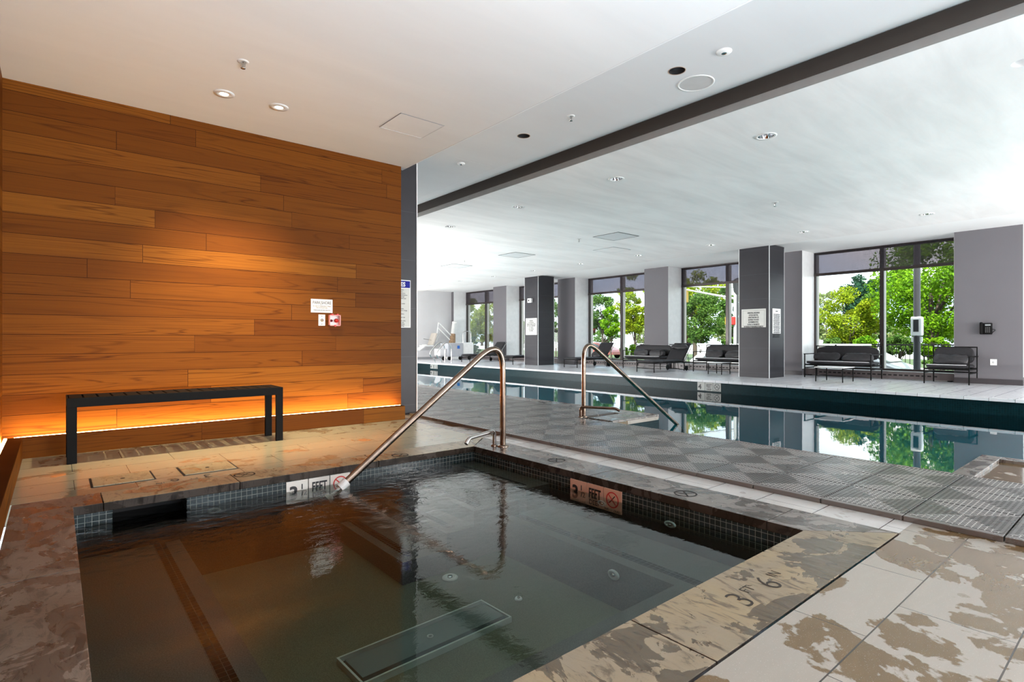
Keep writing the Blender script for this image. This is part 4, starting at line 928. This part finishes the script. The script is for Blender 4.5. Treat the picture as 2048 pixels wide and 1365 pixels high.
# window by the white car
tree(1693, 28, 577, 694, 118, 'yellow', 'small yellow-green multi-stemmed tree behind the fence, left pane of the widest window', seed=2, trunk='multi', nl=6500)
tree(1725, 36, 548, 640, 85, 'dark', 'dark blue-green tree rising behind the yellow-green one', seed=3, nl=4000, ls=.2)
tree(1652, 33, 572, 705, 60, 'pale', 'pale thin tree at the left edge of the widest window', seed=4, nl=3000, ls=.15)
tree(1750, 32, 560, 720, 60, 'mid', 'mid-green tree behind the mullion of the widest window', seed=5, nl=3600, ls=.16)
tree(1862, 26.8, 440, 688, 205, 'bright', 'large bright green feathery tree filling the right pane of the widest window', seed=6, nl=15000, blobs=70, ls=.15, droop=.35)
# second window
tree(1402, 30, 575, 692, 92, 'mid', 'round green tree with bare stem behind the second sofa', seed=8, nl=6500, ls=.15)
tree(1390, 42, 538, 640, 130, 'yellow', 'tall yellow-green tree crown behind the traffic signal arm', seed=9, nl=6000, ls=.24)
tree(1462, 34, 560, 715, 60, 'mid', 'green tree right behind the signal pole', seed=10, nl=3600, ls=.2)
tree(1365, 46, 620, 705, 34, 'red', 'small reddish tree far behind the second window', seed=21, nl=1200, ls=.25)
# third window
tree(1205, 38, 585, 668, 66, 'mid', 'green tree standing far off in the left pane of the middle window', seed=11, nl=4500, ls=.2)
tree(1222, 34, 610, 680, 40, 'bright', 'smaller bright tree beside the mullion of the middle window', seed=12, nl=2500, ls=.18)
tree(1270, 25, 540, 680, 78, 'yellow', 'branching yellow-green tree in the right pane of the middle window', seed=13, nl=7000)
tree(1183, 46, 640, 668, 24, 'red', 'small reddish tree far off in the middle window', seed=22, nl=900, ls=.2)
tree(1262, 17.8, 686, 722, 44, 'bright', 'low bright green shrub right outside the middle window', 'shrub', 2600, .07, True, 20, 14, group='shrubs outside the windows', cat='shrub')
# far windows
tree(1040, 44, 640, 676, 40, 'mid', 'low distant tree beside the farther slate column', seed=15, nl=2000, ls=.3)
tree(1112, 34, 590, 690, 40, 'mid', 'green tree sliver just right of the farther slate column', seed=16, nl=2500, ls=.2)
tree(940, 27, 590, 692, 60, 'yellow', 'dense yellow-green tree in the left pane of the farthest window', seed=17, nl=7500, ls=.17, blobs=50)
tree(975, 31, 596, 688, 52, 'yellow', 'dense yellow-green tree in the right pane of the farthest window', seed=18, nl=6500, ls=.17, blobs=50)
tree(950, 18.2, 672, 716, 22, 'dark', 'small dark conifer shrub outside the farthest window', 'shrub', 2200, .08, True, 20, 19, group='shrubs outside the windows', cat='shrub')
tree(1885, 22.9, 712, 736, 70, 'mid', 'low green hedge plants below the big feathery tree', 'shrub', 2600, .08, True, 24, 20, group='shrubs outside the windows', cat='shrub')
rnd = random.Random(5)
for i in range(16):
    px = 800+i*82; tree(px, 75+8*(i % 3), 640+rnd.random()*14, 690, 60+rnd.random()*30, ('pale', 'mid')[i % 2], 'hazy distant tree on the skyline, '+ORD[i]+' from the left', seed=40+i, nl=1600, ls=.45, group='distant trees')
for i, (px, w_, yt) in enumerate(((1665, 50, 676), (1728, 50, 672), (1798, 56, 668), (1868, 56, 674))):
    tree(px, 25.2, yt, 716, w_, ('mid', 'bright')[i % 2], 'leafy hedge bush behind the black fence, '+ORD[i]+' from the left', 'shrub', 3600, .11, True, 30, 60+i, group='hedge behind the fence', cat='shrub')
# fence
f = thing('metal_fence', 'black metal picket fence beyond the street in the widest window', 'fence', (24.2, 7, GZ))
L0, L1, HF = -9.0, 5.0, 1.62
pk = MB(); n = 100
obj('top_rail', MB().box(-.02, L0, HF-.05, .02, L1, HF), M_black, f); obj('bottom_rail', MB().box(-.02, L0, .12, .02, L1, .16), M_black, f)
for i in range(n):
    y = L0+.07+i*(L1-L0)/n; obj('picket', MB().box(-.009, y, .05, .009, y+.018, HF), M_black, f)
for y in (-6, -3, 0, 3): obj('post', MB().box(-.035, y-.035, 0, .035, y+.035, HF+.05), M_black, f)
M_brick = plain('brick', (.30, .17, .12), .85, var=.5, scale=14)
for i, px in enumerate((1657, 1706)):
    p = atX(px, HZ, 23.4); t = thing('brick_pillar', ('brick pillar with flat cap at the left of the fence', 'brick pillar with flat cap behind the small tree')[i], 'pillar', (23.4, p.y, GZ), group='brick pillars')
    obj('shaft', MB().box(-.4, -.4, 0, .4, .4, 1.5), M_brick, t); obj('cap', MB().box(-.48, -.48, 1.5, .48, .48, 1.62), M_pave, t, bevel=.02)
struct('wall_outside', MB().box(22.3, 7.2, GZ, 22.6, 60, -.12), plain('low_wall', (.30, .28, .20), .8))
# dark pole with signs
p = atX(1834, HZ, 18.0); t = thing('street_pole', 'thick dark pole with white sign boxes outside the widest window', 'pole', (18.0, p.y, GZ))
M_pole = plain('pole_dark', (.035, .035, .038), .4)
obj('shaft', MB().cyl(0, 0, 0, 7, .085, .075, n=18), M_pole, t); obj('base', MB().box(-.22, -.22, 0, .22, .22, .12), M_pave, t)
k = (18.0*SN+p.y*CS)/FOC; zz = lambda py: EYE+(HZ-py)*k-GZ
obj('sign_box', MB().box(-.10, -.125, zz(672), .12, .125, zz(634)), M_white, t, bevel=.03); obj('sign_face', MB().box(-.104, -.06, zz(664), -.10, .06, zz(640)), M_pole, t); obj('lower_sign', MB().box(-.04, -.125, zz(685), .04, .125, zz(674)), M_white, t, bevel=.02)
# signals and lamps in the second window
p = atX(1471, HZ, 25.5); t = thing('traffic_signal', 'white signal pole with long arm and yellow lights in the second window', 'traffic light', (25.5, p.y, GZ)); k = (25.5*SN+p.y*CS)/FOC; Zq = lambda py: EYE+(HZ-py)*k-GZ
M_polew = plain('pole_pale', (.34, .34, .33), .5)
obj('pole', MB().cyl(0, 0, 0, Zq(560), .11, .08), M_polew, t)
a = atX(1372, HZ, 25.5).y-p.y
obj('arm', MB().tube([(0, 0, Zq(598)), (0, a, Zq(572))], [.06, .04], 10).tube([(0, 0, Zq(575)), (0, a*.95, Zq(566))], [.035, .025], 8), M_polew, t)
M_sig = plain('signal_yellow', (.30, .19, .015), .5)
obj('signal_head', MB().box(-.1, a-.10, Zq(600), .1, a+.10, Zq(574)), M_sig, t, bevel=.03); b2 = atX(1462, HZ, 25.5).y-p.y
obj('signal_head', MB().box(-.2, b2-.1, Zq(650), .2, b2+.22, Zq(634)), M_sig, t, bevel=.03); obj('walk_signal', MB().box(-.2, -.05, Zq(650), .2, .25, Zq(634)), M_red, t, bevel=.03)
p = atX(1475, HZ, 23.0); t = thing('street_lamp', 'dark street lamp post just left of the nearer slate column', 'street lamp', (23.0, p.y, GZ)); k = (23*SN+p.y*CS)/FOC; Zq = lambda py: EYE+(HZ-py)*k-GZ
obj('post', MB().cyl(0, 0, 0, Zq(590), .05, .04), M_pole, t); obj('lantern', MB().lathe([(.05, 0), (.16, .15), (.2, .5), (.3, .55), (.1, .7), (.001, .75)], 16, c=(0, 0, Zq(590))), M_pole, t)
# white car
def car(x, y, rz, label, paint):
    t = thing('parked_car', label, 'car', (x, y, GZ+.01), rz, 'parked cars')
    prof = [(-2.1, .35), (-2.15, .62), (-2.05, .92), (-1.75, 1.18), (-1.2, 1.42), (-.3, 1.50), (.35, 1.44), (1.0, 1.08), (1.35, .95), (1.9, .80), (2.15, .62), (2.18, .35)]
    def sect(w0, w1, pr, ins=0):
        m = MB(); n = len(pr); vs = []
        for s, wd in ((-1, 1), (1, 1)):
            for px_, pz in pr: wdt = w0 if pz < 1.0 else w0-(pz-1.0)/.5*(w0-w1); vs.append((px_, s*wdt, pz))
        return m.add(vs, [tuple(range(n-1, -1, -1)), tuple(range(n, 2*n))]+[(i, (i+1) % n, n+(i+1) % n, n+i) for i in range(n)])
    obj('body', sect(.88, .66, prof), paint, t, bevel=.05, seg=3)
    gl = MB()
    gl.quad((.40, -.60, 1.425), (.98, -.76, 1.10), (.98, .76, 1.10), (.40, .60, 1.425)); v = len(gl.v)
    gl.v = [(a+.03, b, c+.03) for a, b, c in gl.v]
    if 'car_glass' not in bpy.data.materials: plain('car_glass', (.05, .065, .07), .08)
    obj('windshield', gl, bpy.data.materials.get('sky_pale_windshield') or plain('sky_pale_windshield', (.38, .40, .40), .1), t)  # pale colour stands in for the white sky reflected in the glass
    for s in (-1, 1):
        w = MB(); w.add([(-1.5, s*.86, 1.02), (.85, s*.885, 1.02), (.3, s*.72, 1.36), (-.3, s*.69, 1.42), (-1.1, s*.72, 1.36)], [(0, 1, 2, 3, 4)]); obj('side_window', w, bpy.data.materials['car_glass'], t)
        obj('mirror', MB().cushion((.72, s*1.0, 1.02), (.14, .22, .14), .2), paint, t)
        for xx in (-1.35, 1.4): obj('wheel', MB().lathe([(.001, -.1), (.30, -.1), (.33, -.06), (.33, .06), (.30, .1), (.001, .1)], 24, c=(xx, s*.82, .33), T=TY), M_black, t)
    return t
M_paint = plain('white_car_paint', (.6, .6, .6), .25, var=.02)
car(19.3, 6.3, R(-90), 'white car parked outside, its sloping windshield showing above the sill', M_paint)
p = atX(1668, HZ, 21.2); car(21.3, p.y+3.2, R(-90), 'white car far left behind the sofa in the widest window', M_paint)
p = atX(1200, HZ, 40); car(40, p.y, R(-90), 'distant car seen over the lounger in the middle window', plain('red_paint', (.35, .1, .08), .3))
